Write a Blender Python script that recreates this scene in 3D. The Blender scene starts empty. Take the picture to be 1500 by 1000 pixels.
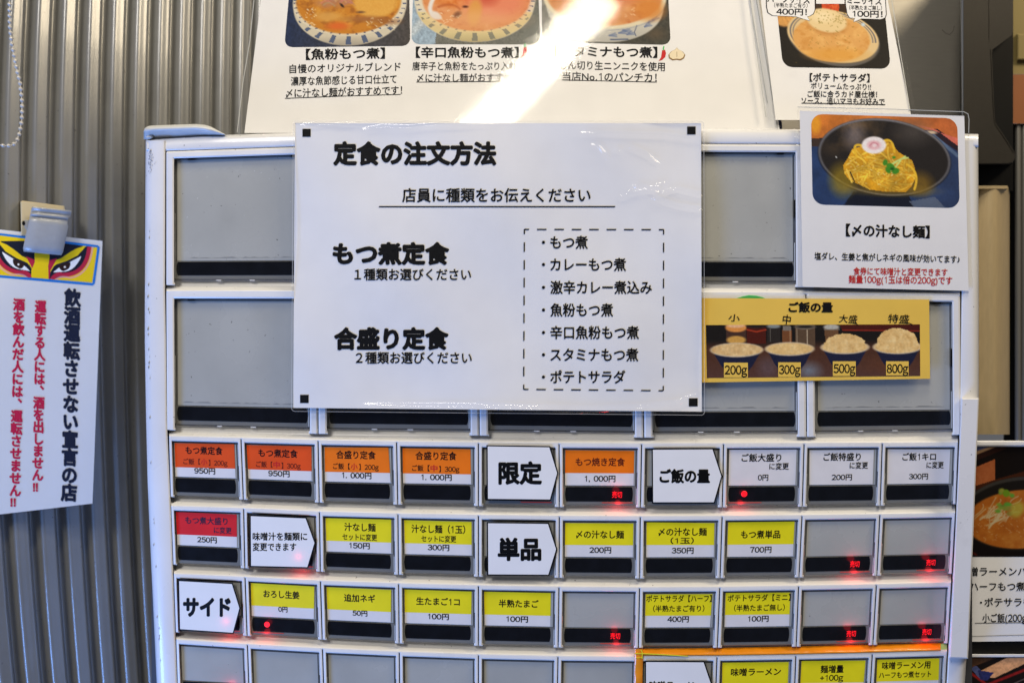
import bpy, math, random
import numpy as np
from mathutils import Vector, Matrix
random.seed(7)
D = bpy.data
C = bpy.context.scene.collection
# ------------------------------------------------------------------ camera
SC = bpy.context.scene
CAM = Vector((0.0, -0.5, 1.3)); PITCH = math.radians(-2.0); FPX = 1000.0
cd = D.cameras.new('camera'); cam = D.objects.new('camera', cd); C.objects.link(cam)
cam.location = CAM; cam.rotation_euler = (math.radians(90) + PITCH, 0, 0)
cd.sensor_width = 36; cd.lens = 24; cd.clip_start = 0.02; cd.clip_end = 60
cd.dof.use_dof = True; cd.dof.focus_distance = 0.505; cd.dof.aperture_fstop = 7.0
SC.camera = cam
FW = Vector((0, math.cos(PITCH), math.sin(PITCH))); UP = Vector((0, -math.sin(PITCH), math.cos(PITCH))); RT = Vector((1, 0, 0))
def ray(px, py): return FW + RT * ((px - 750) / FPX) - UP * ((py - 500) / FPX)
# ------------------------------------------------------------------ world, lamps, exposure
w = D.worlds.new('World'); SC.world = w; w.use_nodes = True
bg = w.node_tree.nodes['Background']; bg.inputs[0].default_value = (0.95, 0.95, 1.0, 1); bg.inputs[1].default_value = 0.12
SC.view_settings.view_transform = 'Standard'; SC.view_settings.look = 'None'; SC.view_settings.exposure = 0.0; SC.view_settings.gamma = 1.0
SC.cycles.max_bounces = 8; SC.cycles.transparent_max_bounces = 16; SC.cycles.sample_clamp_indirect = 4
def area(name, loc, target, sx, sy, power, col, spin=None):
    l = D.lights.new(name, 'AREA'); l.shape = 'RECTANGLE'; l.size = sx; l.size_y = sy; l.energy = power; l.color = col
    o = D.objects.new(name, l); C.objects.link(o); o.location = loc
    z = (Vector(loc) - Vector(target)).normalized()
    x = Vector(spin).normalized() if spin else Vector((0, 0, 1)).cross(z).normalized()
    y = z.cross(x).normalized(); x = y.cross(z).normalized()
    o.rotation_euler = Matrix((x, y, z)).transposed().to_euler()
    return o
# planes: (point, unit normal pointing at the camera side)
def plane(pt, n): return (Vector(pt), Vector(n).normalized())
MACH = plane((0, 0, 1.3), (0, -1, 0))
def P(px, py, off=0.0, pl=MACH):
    r = ray(px, py); p0 = pl[0] + pl[1] * off
    return CAM + r * ((p0 - CAM).dot(pl[1]) / r.dot(pl[1]))
LEAN = math.radians(20)
_b = P(750, 190); TOP = plane((0, 0.020, _b.z), (0, -math.cos(LEAN), math.sin(LEAN)))
TOP2 = plane((0, 0.028, _b.z), (-0.06, -math.cos(LEAN), math.sin(LEAN)))
# ceiling tube: where the leaning poster mirrors it for the camera
def mirror(px, py, zc):
    p = P(px, py, 0, TOP); d = ray(px, py).normalized(); n = TOP[1]; r = d - n * (2 * d.dot(n))
    return p + r * ((zc - p.z) / r.z)
ZC = _b.z + 0.95
ta, tb = mirror(888, -10, ZC), mirror(735, 150, ZC)
tb2 = ta + (tb - ta) * 1.45
tc = (ta + tb2) / 2
area('ceiling_tube', tc, tc + Vector((0, 0, -1)), (tb2 - ta).length, 0.082, 6.0, (1.0, 0.90, 0.72), spin=(tb2 - ta))
area('ceiling_lamp', (1.0, -0.45, 2.3), (-0.2, 0.1, 1.5), 0.4, 0.4, 11.0, (1.0, 0.83, 0.58))
area('front_fill_light', (-0.62, -1.35, 2.45), (0.0, 0.0, 1.35), 0.5, 0.5, 17.5, (1.0, 0.93, 0.83))  # added unseen fill that brightens the machine face from the front
area('doorway_daylight', (-1.02, -0.62, 0.30), (-0.4, 0.1, 1.0), 0.4, 0.7, 26.0, (0.18, 0.39, 1.0))

# ------------------------------------------------------------------ materials
def lin(c):
    return tuple(((v / 255) / 12.92 if v / 255 <= 0.04045 else ((v / 255 + 0.055) / 1.055) ** 2.4) for v in c)
MATS = {}
def mat(name, col, rough=0.5, metal=0.0, coat=0.0, noise=0.0, nscale=40.0, bump=0.0, bscale=300.0, emit=None, estr=0.0, spec=0.5, rvar=0.0, stretch=None):
    m = D.materials.new(name); m.use_nodes = True; nt = m.node_tree; b = nt.nodes['Principled BSDF']
    b.inputs['Base Color'].default_value = (*col, 1); b.inputs['Roughness'].default_value = rough
    b.inputs['Metallic'].default_value = metal; b.inputs['Coat Weight'].default_value = coat; b.inputs['Coat Roughness'].default_value = 0.08
    b.inputs['Specular IOR Level'].default_value = spec
    tc_ = nt.nodes.new('ShaderNodeTexCoord'); mp = nt.nodes.new('ShaderNodeMapping'); nt.links.new(tc_.outputs['Object'], mp.inputs[0])
    if stretch: mp.inputs['Scale'].default_value = stretch
    if name.startswith('white_') or name in ('grey_acrylic', 'wall_paint'):
        specks = True
    else: specks = False
    if noise or rvar:
        n = nt.nodes.new('ShaderNodeTexNoise'); n.inputs['Scale'].default_value = nscale; n.inputs['Detail'].default_value = 6
        nt.links.new(mp.outputs[0], n.inputs['Vector'])
        if noise:
            r = nt.nodes.new('ShaderNodeMapRange'); r.inputs['From Min'].default_value = 0.3; r.inputs['From Max'].default_value = 0.7
            r.inputs['To Min'].default_value = 1 - noise; r.inputs['To Max'].default_value = 1 + noise * 0.4
            nt.links.new(n.outputs['Fac'], r.inputs[0])
            mx = nt.nodes.new('ShaderNodeVectorMath'); mx.operation = 'SCALE'; mx.inputs[0].default_value = col
            nt.links.new(r.outputs[0], mx.inputs['Scale']); nt.links.new(mx.outputs[0], b.inputs['Base Color'])
            if specks:
                sn = nt.nodes.new('ShaderNodeTexNoise'); sn.inputs['Scale'].default_value = 380; sn.inputs['Detail'].default_value = 1; nt.links.new(mp.outputs[0], sn.inputs['Vector'])
                sr = nt.nodes.new('ShaderNodeMapRange'); sr.inputs['From Min'].default_value = 0.76; sr.inputs['From Max'].default_value = 0.80; sr.inputs['To Min'].default_value = 1.0; sr.inputs['To Max'].default_value = 0.45; nt.links.new(sn.outputs['Fac'], sr.inputs[0])
                gn = nt.nodes.new('ShaderNodeTexNoise'); gn.inputs['Scale'].default_value = 9; gn.inputs['Detail'].default_value = 8; gn.inputs['Roughness'].default_value = 0.7; nt.links.new(mp.outputs[0], gn.inputs['Vector'])
                gr = nt.nodes.new('ShaderNodeMapRange'); gr.inputs['From Min'].default_value = 0.55; gr.inputs['From Max'].default_value = 0.75; gr.inputs['To Min'].default_value = 1.0; gr.inputs['To Max'].default_value = 0.86; nt.links.new(gn.outputs['Fac'], gr.inputs[0])
                m3 = nt.nodes.new('ShaderNodeMath'); m3.operation = 'MULTIPLY'; nt.links.new(sr.outputs[0], m3.inputs[0]); nt.links.new(gr.outputs[0], m3.inputs[1])
                m4 = nt.nodes.new('ShaderNodeMath'); m4.operation = 'MULTIPLY'; nt.links.new(m3.outputs[0], m4.inputs[0]); nt.links.new(r.outputs[0], m4.inputs[1]); nt.links.new(m4.outputs[0], mx.inputs['Scale'])
        if rvar:
            r2 = nt.nodes.new('ShaderNodeMapRange'); r2.inputs['From Min'].default_value = 0.3; r2.inputs['From Max'].default_value = 0.7
            r2.inputs['To Min'].default_value = rough - rvar; r2.inputs['To Max'].default_value = rough + rvar
            nt.links.new(n.outputs['Fac'], r2.inputs[0]); nt.links.new(r2.outputs[0], b.inputs['Roughness'])
    if bump:
        n2 = nt.nodes.new('ShaderNodeTexNoise'); n2.inputs['Scale'].default_value = bscale; n2.inputs['Detail'].default_value = 3
        nt.links.new(mp.outputs[0], n2.inputs['Vector'])
        bp = nt.nodes.new('ShaderNodeBump'); bp.inputs['Strength'].default_value = bump; bp.inputs['Distance'].default_value = 0.001
        nt.links.new(n2.outputs['Fac'], bp.inputs['Height']); nt.links.new(bp.outputs[0], b.inputs['Normal'])
    if emit:
        b.inputs['Emission Color'].default_value = (*emit, 1); b.inputs['Emission Strength'].default_value = estr
    MATS[name] = m; return m
def film(name, rough=0.1, bump=0.05, bscale=60.0, tint=0.97, ior=1.4, milk=0.0):
    m = D.materials.new(name); m.use_nodes = True; nt = m.node_tree; nt.nodes.clear()
    o = nt.nodes.new('ShaderNodeOutputMaterial'); t = nt.nodes.new('ShaderNodeBsdfTransparent'); g = nt.nodes.new('ShaderNodeBsdfGlossy')
    t.inputs[0].default_value = (tint, tint, tint, 1); g.inputs['Roughness'].default_value = rough
    f = nt.nodes.new('ShaderNodeFresnel'); f.inputs['IOR'].default_value = ior
    mx = nt.nodes.new('ShaderNodeMixShader')
    ge = nt.nodes.new('ShaderNodeNewGeometry'); om = nt.nodes.new('ShaderNodeMath'); om.operation = 'SUBTRACT'; om.inputs[0].default_value = 1.0; nt.links.new(ge.outputs['Backfacing'], om.inputs[1])
    mu = nt.nodes.new('ShaderNodeMath'); mu.operation = 'MULTIPLY'; nt.links.new(om.outputs[0], mu.inputs[0]); nt.links.new(f.outputs[0], mu.inputs[1])
    nt.links.new(mu.outputs[0], mx.inputs[0]); nt.links.new(g.outputs[0], mx.inputs[2])
    if milk:
        df = nt.nodes.new('ShaderNodeBsdfDiffuse'); df.inputs[0].default_value = (0.8, 0.8, 0.8, 1); m2 = nt.nodes.new('ShaderNodeMixShader'); m2.inputs[0].default_value = milk
        nt.links.new(t.outputs[0], m2.inputs[1]); nt.links.new(df.outputs[0], m2.inputs[2]); nt.links.new(m2.outputs[0], mx.inputs[1])
    else: nt.links.new(t.outputs[0], mx.inputs[1])
    tc_ = nt.nodes.new('ShaderNodeTexCoord'); n2 = nt.nodes.new('ShaderNodeTexNoise'); n2.inputs['Scale'].default_value = bscale; n2.inputs['Detail'].default_value = 4
    nt.links.new(tc_.outputs['Object'], n2.inputs['Vector'])
    bp = nt.nodes.new('ShaderNodeBump'); bp.inputs['Strength'].default_value = bump; bp.inputs['Distance'].default_value = 0.001
    nt.links.new(n2.outputs['Fac'], bp.inputs['Height']); nt.links.new(bp.outputs[0], g.inputs['Normal']); nt.links.new(bp.outputs[0], f.inputs['Normal'])
    nt.links.new(mx.outputs[0], o.inputs[0]); MATS[name] = m; return m
def print_mat():
    m = D.materials.new('printed_photo'); m.use_nodes = True; nt = m.node_tree; b = nt.nodes['Principled BSDF']
    a = nt.nodes.new('ShaderNodeVertexColor'); a.layer_name = 'ink'
    nt.links.new(a.outputs[0], b.inputs['Base Color']); b.inputs['Roughness'].default_value = 0.6; b.inputs['Specular IOR Level'].default_value = 0.1
    return m
mat('white_plastic', (0.70, 0.70, 0.70), 0.30, noise=0.05, nscale=25, rvar=0.06, bump=0.02, bscale=900)
mat('white_enamel', (0.70, 0.70, 0.71), 0.27, noise=0.05, nscale=14, rvar=0.07, coat=0.3)
mat('cap_plastic', (0.58, 0.585, 0.57), 0.3, noise=0.08, nscale=60)
mat('grey_acrylic', (0.37, 0.372, 0.345), 0.25, noise=0.13, nscale=18, rvar=0.08, coat=0.2)
mat('clear_edge', (0.085, 0.085, 0.08), 0.12, noise=0.3, nscale=90, coat=0.6)
mat('edge_lit', (0.42, 0.43, 0.42), 0.15, coat=0.5)  # pale grey paints light caught on edges; also colours some dust flecks
mat('smoke_window', (0.004, 0.005, 0.008), 0.20, noise=0.3, nscale=120, rvar=0.015, spec=0.3)
mat('dark_gap', (0.03, 0.03, 0.035), 0.7)
mat('paper', (0.74, 0.735, 0.73), 0.7, noise=0.03, nscale=50, spec=0.3)
mat('paper_bluish', (0.74, 0.76, 0.79), 0.6, noise=0.02, nscale=40, spec=0.3)
mat('card_white', (0.66, 0.64, 0.64), 0.6, noise=0.04, nscale=90, spec=0.3)
mat('ink_black', (0.0025, 0.0025, 0.003), 0.6, spec=0.12)
mat('ink_red', (0.50, 0.02, 0.02), 0.6, spec=0.12)
mat('ink_crimson', (0.58, 0.015, 0.07), 0.6, spec=0.12)
mat('ink_navy', (0.012, 0.018, 0.045), 0.6, spec=0.12)
mat('ink_brown', (0.10, 0.012, 0.006), 0.6, spec=0.12)
mat('card_orange_red', (0.70, 0.075, 0.008), 0.6, spec=0.15, noise=0.10, nscale=60)
mat('card_orange', (0.80, 0.17, 0.006), 0.6, spec=0.15, noise=0.10, nscale=60)
mat('card_red', (0.62, 0.016, 0.02), 0.6, spec=0.15, noise=0.10, nscale=60)
mat('card_yellow', (0.76, 0.66, 0.010), 0.6, spec=0.15, noise=0.07, nscale=60)
mat('card_ochre', (0.80, 0.52, 0.085), 0.6, spec=0.15, noise=0.05, nscale=30)
mat('led_red', (0.3, 0.0, 0.0), 0.4, emit=(1.0, 0.01, 0.025), estr=1.0)
mat('led_leak', (0.3, 0.05, 0.04), 0.3, emit=(1.0, 0.02, 0.02), estr=0.12)
mat('tape_orange', (0.80, 0.27, 0.01), 0.22, noise=0.12, nscale=60, coat=0.5, bump=0.15, bscale=120)
mat('tape_green', (0.35, 0.55, 0.15), 0.3, coat=0.4)
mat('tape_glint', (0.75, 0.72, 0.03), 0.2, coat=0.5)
mat('wall_paint', (0.225, 0.228, 0.224), 0.27, noise=0.1, nscale=20, coat=0.35, metal=0.15, bump=0.05, bscale=400)
mat('stainless', (0.42, 0.40, 0.36), 0.52, metal=0.9, noise=0.06, nscale=60, stretch=(1, 1, 14), bump=0.04, bscale=200)
mat('stainless_warm', (0.52, 0.40, 0.22), 0.34, metal=0.3, noise=0.08, nscale=60, stretch=(8, 1, 1))
mat('black_plastic', (0.020, 0.017, 0.013), 0.5, spec=0.25, noise=0.1, nscale=200, bump=0.1, bscale=1500)
mat('black_gloss', (0.003, 0.003, 0.003), 0.5, spec=0.15)
mat('steel_clip', (0.33, 0.345, 0.36), 0.32, noise=0.06, nscale=200, coat=0.2)
mat('cream_plastic', (0.60, 0.50, 0.30), 0.4, noise=0.05, nscale=100)
mat('bead_white', (0.52, 0.50, 0.46), 0.25, coat=0.3)
mat('olive_wall', (0.22, 0.17, 0.055), 0.7, noise=0.1, nscale=20)
mat('brown_board', (0.24, 0.075, 0.015), 0.6, noise=0.1, nscale=20)
mat('pipe_grey', (0.20, 0.19, 0.17), 0.35, metal=0.4)
mat('green_plastic', (0.05, 0.42, 0.10), 0.35)
mat('brown_mark', (0.22, 0.12, 0.02), 0.6)
mat('scuff', (0.20, 0.22, 0.28), 0.7)
film('laminate', rough=0.075, bump=0.05, bscale=45)
film('laminate_dull', rough=0.09, bump=0.08, bscale=60)
film('laminate_border', rough=0.10, bump=0.10, bscale=120, tint=0.9, milk=0.35)
film('clear_tape', rough=0.12, bump=0.5, bscale=250, tint=0.96)
PRINT = print_mat()

# ------------------------------------------------------------------ object helpers
class T_:  # a thing: an Empty that parents its parts
    pass
def tag(o, label=None, cat=None, group=None, kind=None):
    if label: o['label'] = label
    if cat: o['category'] = cat
    if group: o['group'] = group
    if kind: o['kind'] = kind
    return o
def thing(name, label, cat, loc, group=None):
    o = D.objects.new(name, None); C.objects.link(o); o.location = loc; o.empty_display_size = 0.02
    tag(o, label, cat, group); o['_'] = 1; del o['_']
    return o
ORG = {}
def origin(o):
    if o is None: return Vector((0, 0, 0))
    r = o
    while r.parent: r = r.parent
    return Vector(r.location)
class MB:
    def __init__(s): s.v = []; s.f = []; s.smooth = False
    def add(s, vs, fs):
        b = len(s.v); s.v += [Vector(x) for x in vs]; s.f += [tuple(i + b for i in f) for f in fs]
    def grid(s, pts):  # pts[row][col]
        nr, nc = len(pts), len(pts[0]); vs = [p for r in pts for p in r]
        s.add(vs, [(i * nc + j, (i + 1) * nc + j, (i + 1) * nc + j + 1, i * nc + j + 1) for i in range(nr - 1) for j in range(nc - 1)])
    def box(s, f, u0, v0, u1, v1, d0, d1, ch=0.0004):
        c = ch / 0.0005
        r = lambda a, d: [f(u0 + a, v0 + a, d), f(u1 - a, v0 + a, d), f(u1 - a, v1 - a, d), f(u0 + a, v1 - a, d)]
        vs = r(0, d0) + r(0, d1 - ch) + r(c, d1)
        fs = []
        for k in (0, 4):
            for i in range(4): fs.append((k + i, k + (i + 1) % 4, k + 4 + (i + 1) % 4, k + 4 + i))
        fs += [(8, 9, 10, 11), (3, 2, 1, 0)]
        s.add(vs, fs)
    def poly(s, f, pts, d0, d1, ch=0.0):
        n = len(pts); cx = sum(p[0] for p in pts) / n; cy = sum(p[1] for p in pts) / n
        vs = [f(x, y, d0) for x, y in pts]; vs += [f(x, y, d1 - ch) for x, y in pts]; k = n
        fs = [(i, (i + 1) % n, n + (i + 1) % n, n + i) for i in range(n)]
        if ch:
            c = ch / 0.0005
            q = []
            for x, y in pts:
                L = math.hypot(x - cx, y - cy) or 1; q.append((x - (x - cx) / L * c * 1.2, y - (y - cy) / L * c * 1.2))
            vs += [f(x, y, d1) for x, y in q]; fs += [(n + i, n + (i + 1) % n, 2 * n + (i + 1) % n, 2 * n + i) for i in range(n)]; k = 2 * n
        fs += [tuple(range(k, k + n)), tuple(range(n - 1, -1, -1))]
        s.add(vs, fs)
    def line(s, f, pts, wd, d0, d1):  # flat strip stroke with mitred joints
        n = len(pts); L = []; R = []
        for i in range(n):
            a = pts[max(0, i - 1)]; b = pts[min(n - 1, i + 1)]
            dx, dy = b[0] - a[0], b[1] - a[1]; l = math.hypot(dx, dy) or 1
            nx, ny = -dy / l * wd / 2, dx / l * wd / 2
            L.append((pts[i][0] + nx, pts[i][1] + ny)); R.append((pts[i][0] - nx, pts[i][1] - ny))
        s.grid([[f(*p, d0) for p in L], [f(*p, d1) for p in L], [f(*p, d1) for p in R], [f(*p, d0) for p in R]])
    def build(s, name, m, parent=None, smooth=False, label=None):
        o_ = origin(parent)
        me = D.meshes.new(name); me.from_pydata([tuple(v - o_) for v in s.v], [], s.f); me.update()
        me.materials.append(MATS[m] if isinstance(m, str) else m)
        if smooth: me.polygons.foreach_set('use_smooth', [True] * len(me.polygons))
        o = D.objects.new(name, me); C.objects.link(o)
        if parent: o.parent = parent
        if label: o['label'] = label
        return o
def rrect(x0, y0, x1, y1, r, n=5):
    pts = []
    for cx, cy, a0 in ((x1 - r, y0 + r, -90), (x1 - r, y1 - r, 0), (x0 + r, y1 - r, 90), (x0 + r, y0 + r, 180)):
        for i in range(n + 1):
            a = math.radians(a0 + 90 * i / n); pts.append((cx + r * math.cos(a), cy + r * math.sin(a)))
    return pts
def qmap(c, W, H, pl=MACH, h=None):
    """quad map: c = 4 pixel corners tl tr br bl on plane pl; local units 0..W, 0..H"""
    def f(u, v, d=0.0):
        a, b = u / W, v / H
        x = (c[0][0] * (1 - a) + c[1][0] * a) * (1 - b) + (c[3][0] * (1 - a) + c[2][0] * a) * b
        y = (c[0][1] * (1 - a) + c[1][1] * a) * (1 - b) + (c[3][1] * (1 - a) + c[2][1] * a) * b
        return P(x, y, d + (h(x, y) if h else 0), pl)
    return f
def pmap(pl=MACH, h=None):
    return lambda x, y, d=0.0: P(x, y, d + (h(x, y) if h else 0), pl)

# ------------------------------------------------------------------ lettering
GL = {}
FW_DIG = {ord(a): a2 for a, a2 in zip('0123456789g', '０１２３４５６７８９ｇ')}
def glyph(ch):
    if ch in GL: return GL[ch]
    sq = 1.0; c0 = ch
    if ch == '1':
        v = np.array([(.30, 0), (.36, 0), (.36, .74), (.30, .74), (.14, .60), (.14, .535), (.30, .64), (.30, .70)]); GL[ch] = (v, [(0, 1, 2, 3), (4, 5, 6, 7)], .58); return GL[ch]
    if ch in '023456789g': c0 = FW_DIG[ord(ch)]; sq = 0.62
    c = D.curves.new('g', 'FONT'); c.body = c0; c.resolution_u = 3
    o = D.objects.new('g', c); me = o.to_mesh()
    v = np.array([(p.co.x, p.co.y) for p in me.vertices]) if len(me.vertices) else np.zeros((0, 2))
    f = [tuple(p.vertices) for p in me.polygons]
    o.to_mesh_clear(); D.objects.remove(o); D.curves.remove(c)
    if sq != 1.0 and len(v):
        mid = 0.5 * (v[:, 0].min() + v[:, 0].max()); v[:, 0] = (v[:, 0] - mid) * 1.06 + 0.31; adv = 0.62
    elif ord(ch) > 0x2000: adv = 1.0
    elif ch == ' ': adv = 0.4
    else: adv = (v[:, 0].max() + 0.09) if len(v) else 0.4
    GL[ch] = (v, f, adv); return GL[ch]
def add_text(mb, f, s, x0, x1, yc, h, d, bold=0.02, dy=0.0, skew=0.0):
    V = []; F = []; cur = 0.0; n = 0
    if h < 15: bold *= 0.72
    for ch in s:
        v, fc, adv = glyph(ch)
        if len(v): V.append(v + (cur, 0)); F += [tuple(i + n for i in q) for q in fc]; n += len(v)
        cur += adv
    V = np.concatenate(V); lo, hi = V[:, 0].min() - bold, V[:, 0].max() + bold
    sx = (x1 - x0) / (hi - lo)
    k = 0 if bold <= 0 else (8 if bold < 0.03 else 12)
    offs = [(0, 0)] + [(bold * math.cos(2 * math.pi * i / k), bold * math.sin(2 * math.pi * i / k)) for i in range(k)]
    if bold >= 0.03: offs += [(a * 0.5, b * 0.5) for a, b in offs[1::2]]
    for j, (ox, oy) in enumerate(offs):
        pts = []
        for x, y in V:
            px = x0 + (x + ox - lo) * sx; t = (px - x0) / max(1e-6, x1 - x0) - 0.5
            py = yc - (y + oy - 0.38) * h + dy * t
            pts.append(f(px + skew * (yc - py), py, d + j * 3e-6))
        mb.add(pts, F)

# ------------------------------------------------------------------ painting printed photographs as vertex colours
def vnoise(X, Y, sc, seed=0, oct=3):
    rs = np.random.RandomState(seed); out = np.zeros_like(X); amp = 1; tot = 0
    for o in range(oct):
        g = rs.rand(64, 64); x = X / sc * 2 ** o + 7.3 * o; y = Y / sc * 2 ** o + 3.1 * o
        xi = np.floor(x).astype(int); yi = np.floor(y).astype(int); fx = x - xi; fy = y - yi
        fx = fx * fx * (3 - 2 * fx); fy = fy * fy * (3 - 2 * fy)
        a = g[yi % 64, xi % 64]; b = g[yi % 64, (xi + 1) % 64]; c = g[(yi + 1) % 64, xi % 64]; d = g[(yi + 1) % 64, (xi + 1) % 64]
        out += amp * ((a * (1 - fx) + b * fx) * (1 - fy) + (c * (1 - fx) + d * fx) * fy); tot += amp; amp *= 0.55
    return out / tot
class Paint:
    def __init__(s, X, Y, base): s.X, s.Y = X, Y; s.c = np.zeros(X.shape + (3,)); s.c[:] = base
    def mix(s, m, col):
        m = np.clip(m, 0, 1)[..., None]; s.c = s.c * (1 - m) + np.array(col, float) * m
    def sdell(s, cx, cy, rx, ry, rot=0):
        a = math.radians(rot); x = (s.X - cx) * math.cos(a) + (s.Y - cy) * math.sin(a); y = -(s.X - cx) * math.sin(a) + (s.Y - cy) * math.cos(a)
        return (np.sqrt((x / rx) ** 2 + (y / ry) ** 2) - 1) * min(rx, ry)
    def ell(s, cx, cy, rx, ry, col, soft=0.6, rot=0, al=1.0):
        s.mix(al * np.clip(0.5 - s.sdell(cx, cy, rx, ry, rot) / (2 * soft), 0, 1), col)
    def inpoly(s, pts):
        r = np.zeros(s.X.shape, bool); n = len(pts)
        for i in range(n):
            x1, y1 = pts[i]; x2, y2 = pts[(i + 1) % n]
            if y1 == y2: continue
            c = ((y1 > s.Y) != (y2 > s.Y)) & (s.X < (x2 - x1) * (s.Y - y1) / (y2 - y1) + x1); r ^= c
        return r
    def poly(s, pts, col, al=1.0): s.mix(al * s.inpoly(pts), col)
    def dist(s, pts):
        d = np.full(s.X.shape, 1e9)
        for (x1, y1), (x2, y2) in zip(pts[:-1], pts[1:]):
            dx, dy = x2 - x1, y2 - y1; L = dx * dx + dy * dy or 1e-9
            t = np.clip(((s.X - x1) * dx + (s.Y - y1) * dy) / L, 0, 1)
            d = np.minimum(d, np.hypot(s.X - x1 - t * dx, s.Y - y1 - t * dy))
        return d
    def line(s, pts, wd, col, al=1.0, soft=0.5): s.mix(al * np.clip((wd / 2 + soft - s.dist(pts)) / (2 * soft), 0, 1), col)
    def mul(s, m): s.c = np.clip(s.c * m[..., None], 0, 255)
def glints(p, n, x0, y0, x1, y1, seed, col=(250, 236, 200)):
    rs = random.Random(seed)
    for i in range(n):
        x = rs.uniform(x0, x1); y = rs.uniform(y0, y1); a = rs.uniform(-1, 1); l = rs.uniform(.8, 3); p.line([(x, y), (x + l, y + l * a)], .7, col, .8, .5)
def bez(p0, p1, p2, n=10):
    return [((1 - t) ** 2 * p0[0] + 2 * t * (1 - t) * p1[0] + t * t * p2[0], (1 - t) ** 2 * p0[1] + 2 * t * (1 - t) * p1[1] + t * t * p2[1]) for t in [i / n for i in range(n + 1)]]
def photo(name, f, W, H, paint, parent, r=0.0, step=1.0, d=0.00012, gain=1.05, corners=(1, 1, 1, 1), label=None):
    """a printed photograph: grid of W x H local units with painted vertex colours; r = corner radius"""
    nx, ny = int(W / step) + 1, int(H / step) + 1
    ys = np.linspace(0, H, ny)
    if r:  # denser rows at rounded ends are already implied by step
        pass
    X = np.zeros((ny, nx)); Y = np.zeros((ny, nx))
    for j, y in enumerate(ys):
        ins = [0.0, 0.0]
        for side in (0, 1):
            if r and y < r and corners[side]: ins[side] = r - math.sqrt(max(0, r * r - (r - y) ** 2))
            if r and y > H - r and corners[3 - side]: ins[side] = r - math.sqrt(max(0, r * r - (y - H + r) ** 2))
        X[j] = np.linspace(ins[0], W - ins[1], nx); Y[j] = y
    pc = Paint(X, Y, (128, 128, 128)); paint(pc)
    c = np.clip(pc.c, 0, 255) / 255; c = np.where(c <= 0.04045, c / 12.92, ((c + 0.055) / 1.055) ** 2.4) * gain
    mb = MB(); mb.grid([[f(X[j, i], Y[j, i], d) for i in range(nx)] for j in range(ny)])
    o = mb.build(name, PRINT, parent, label=label)
    at = o.data.color_attributes.new('ink', 'FLOAT_COLOR', 'POINT')
    arr = np.ones((ny * nx, 4), np.float32); arr[:, :3] = np.clip(c.reshape(-1, 3), 0, 0.9)
    at.data.foreach_set('color', arr.ravel())
    return o

# ------------------------------------------------------------------ barrel bow of the lens, baked as a smooth bow of the sheet-metal lines
def bar(x, y, k=8e-8):
    X, Y = x - 750, y - 500; s = 1 - k * (X * X + Y * Y); return 750 + X * s, 500 + Y * s
def interp(xs, ys): return lambda x: float(np.interp(x, xs, ys))

# ================================================================== corrugated wall
ST = Vector((0.0155, 0.0180, 0)) * 1.0; D0 = 0.625
wp0 = CAM + Vector(((31 - 750) / 1000 * D0 * 1.045, D0, 0))
WN = Vector((ST.y, -ST.x, 0)).normalized(); sdir = ST.normalized()
if WN.dot(CAM - wp0) < 0: WN = -WN
WALL = (wp0, WN); PIT = ST.length
def wall_px(s, z, off):  # ideal wall point -> pixel -> bowed pixel -> back on the wall
    p = wp0 + sdir * s + WN * off; p = Vector((p.x, p.y, z)) - CAM
    dpt = p.dot(FW); return 750 + p.dot(RT) / dpt * 1000, 500 - p.dot(UP) / dpt * 1000
mb = MB()
def ribp():
    # flat crest, rounded shoulders, narrow groove whose left-facing flank slopes gently
    kx = [0.0, 0.10, 0.14, 0.18, 0.36, 0.41, 0.46, 0.52, 0.70, 0.84, 0.89, 0.935, 0.975, 1.0]
    kd = [0.0, 0.0, 0.0005, 0.0016, 0.0070, 0.0083, 0.0089, 0.009, 0.0089, 0.009, 0.0085, 0.0070, 0.0022, 0.0]
    out = []
    for i in range(40):
        x = i / 40; v = [np.interp((x + o) % 1.0, kx, kd) for o in (-.03, -.015, 0, .015, .03)]; out.append((x, float(np.mean(v))))
    return out
prof = ribp()
zs = [CAM.z + 0.62 - i * 0.05 for i in range(27)]
rows = []
for z in zs:
    row = []
    for k in range(-7, 17):
        for a, b in prof:
            x, y = wall_px((k + a - 0.03) * PIT, z, b); bx, by = bar(x, y)
            row.append(P(bx, by, b, WALL))
    rows.append(row)
mb.grid(rows)
wall = mb.build('corrugated_wall', 'wall_paint', smooth=True)
tag(wall, 'grey beige corrugated sheet metal wall with upright ribs behind the machine', 'wall')

# ================================================================== ticket machine
mo = P(750, 1150)
machine = thing('ticket_machine', 'white meal ticket vending machine with rows of backlit grey buttons', 'vending machine', mo)
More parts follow.
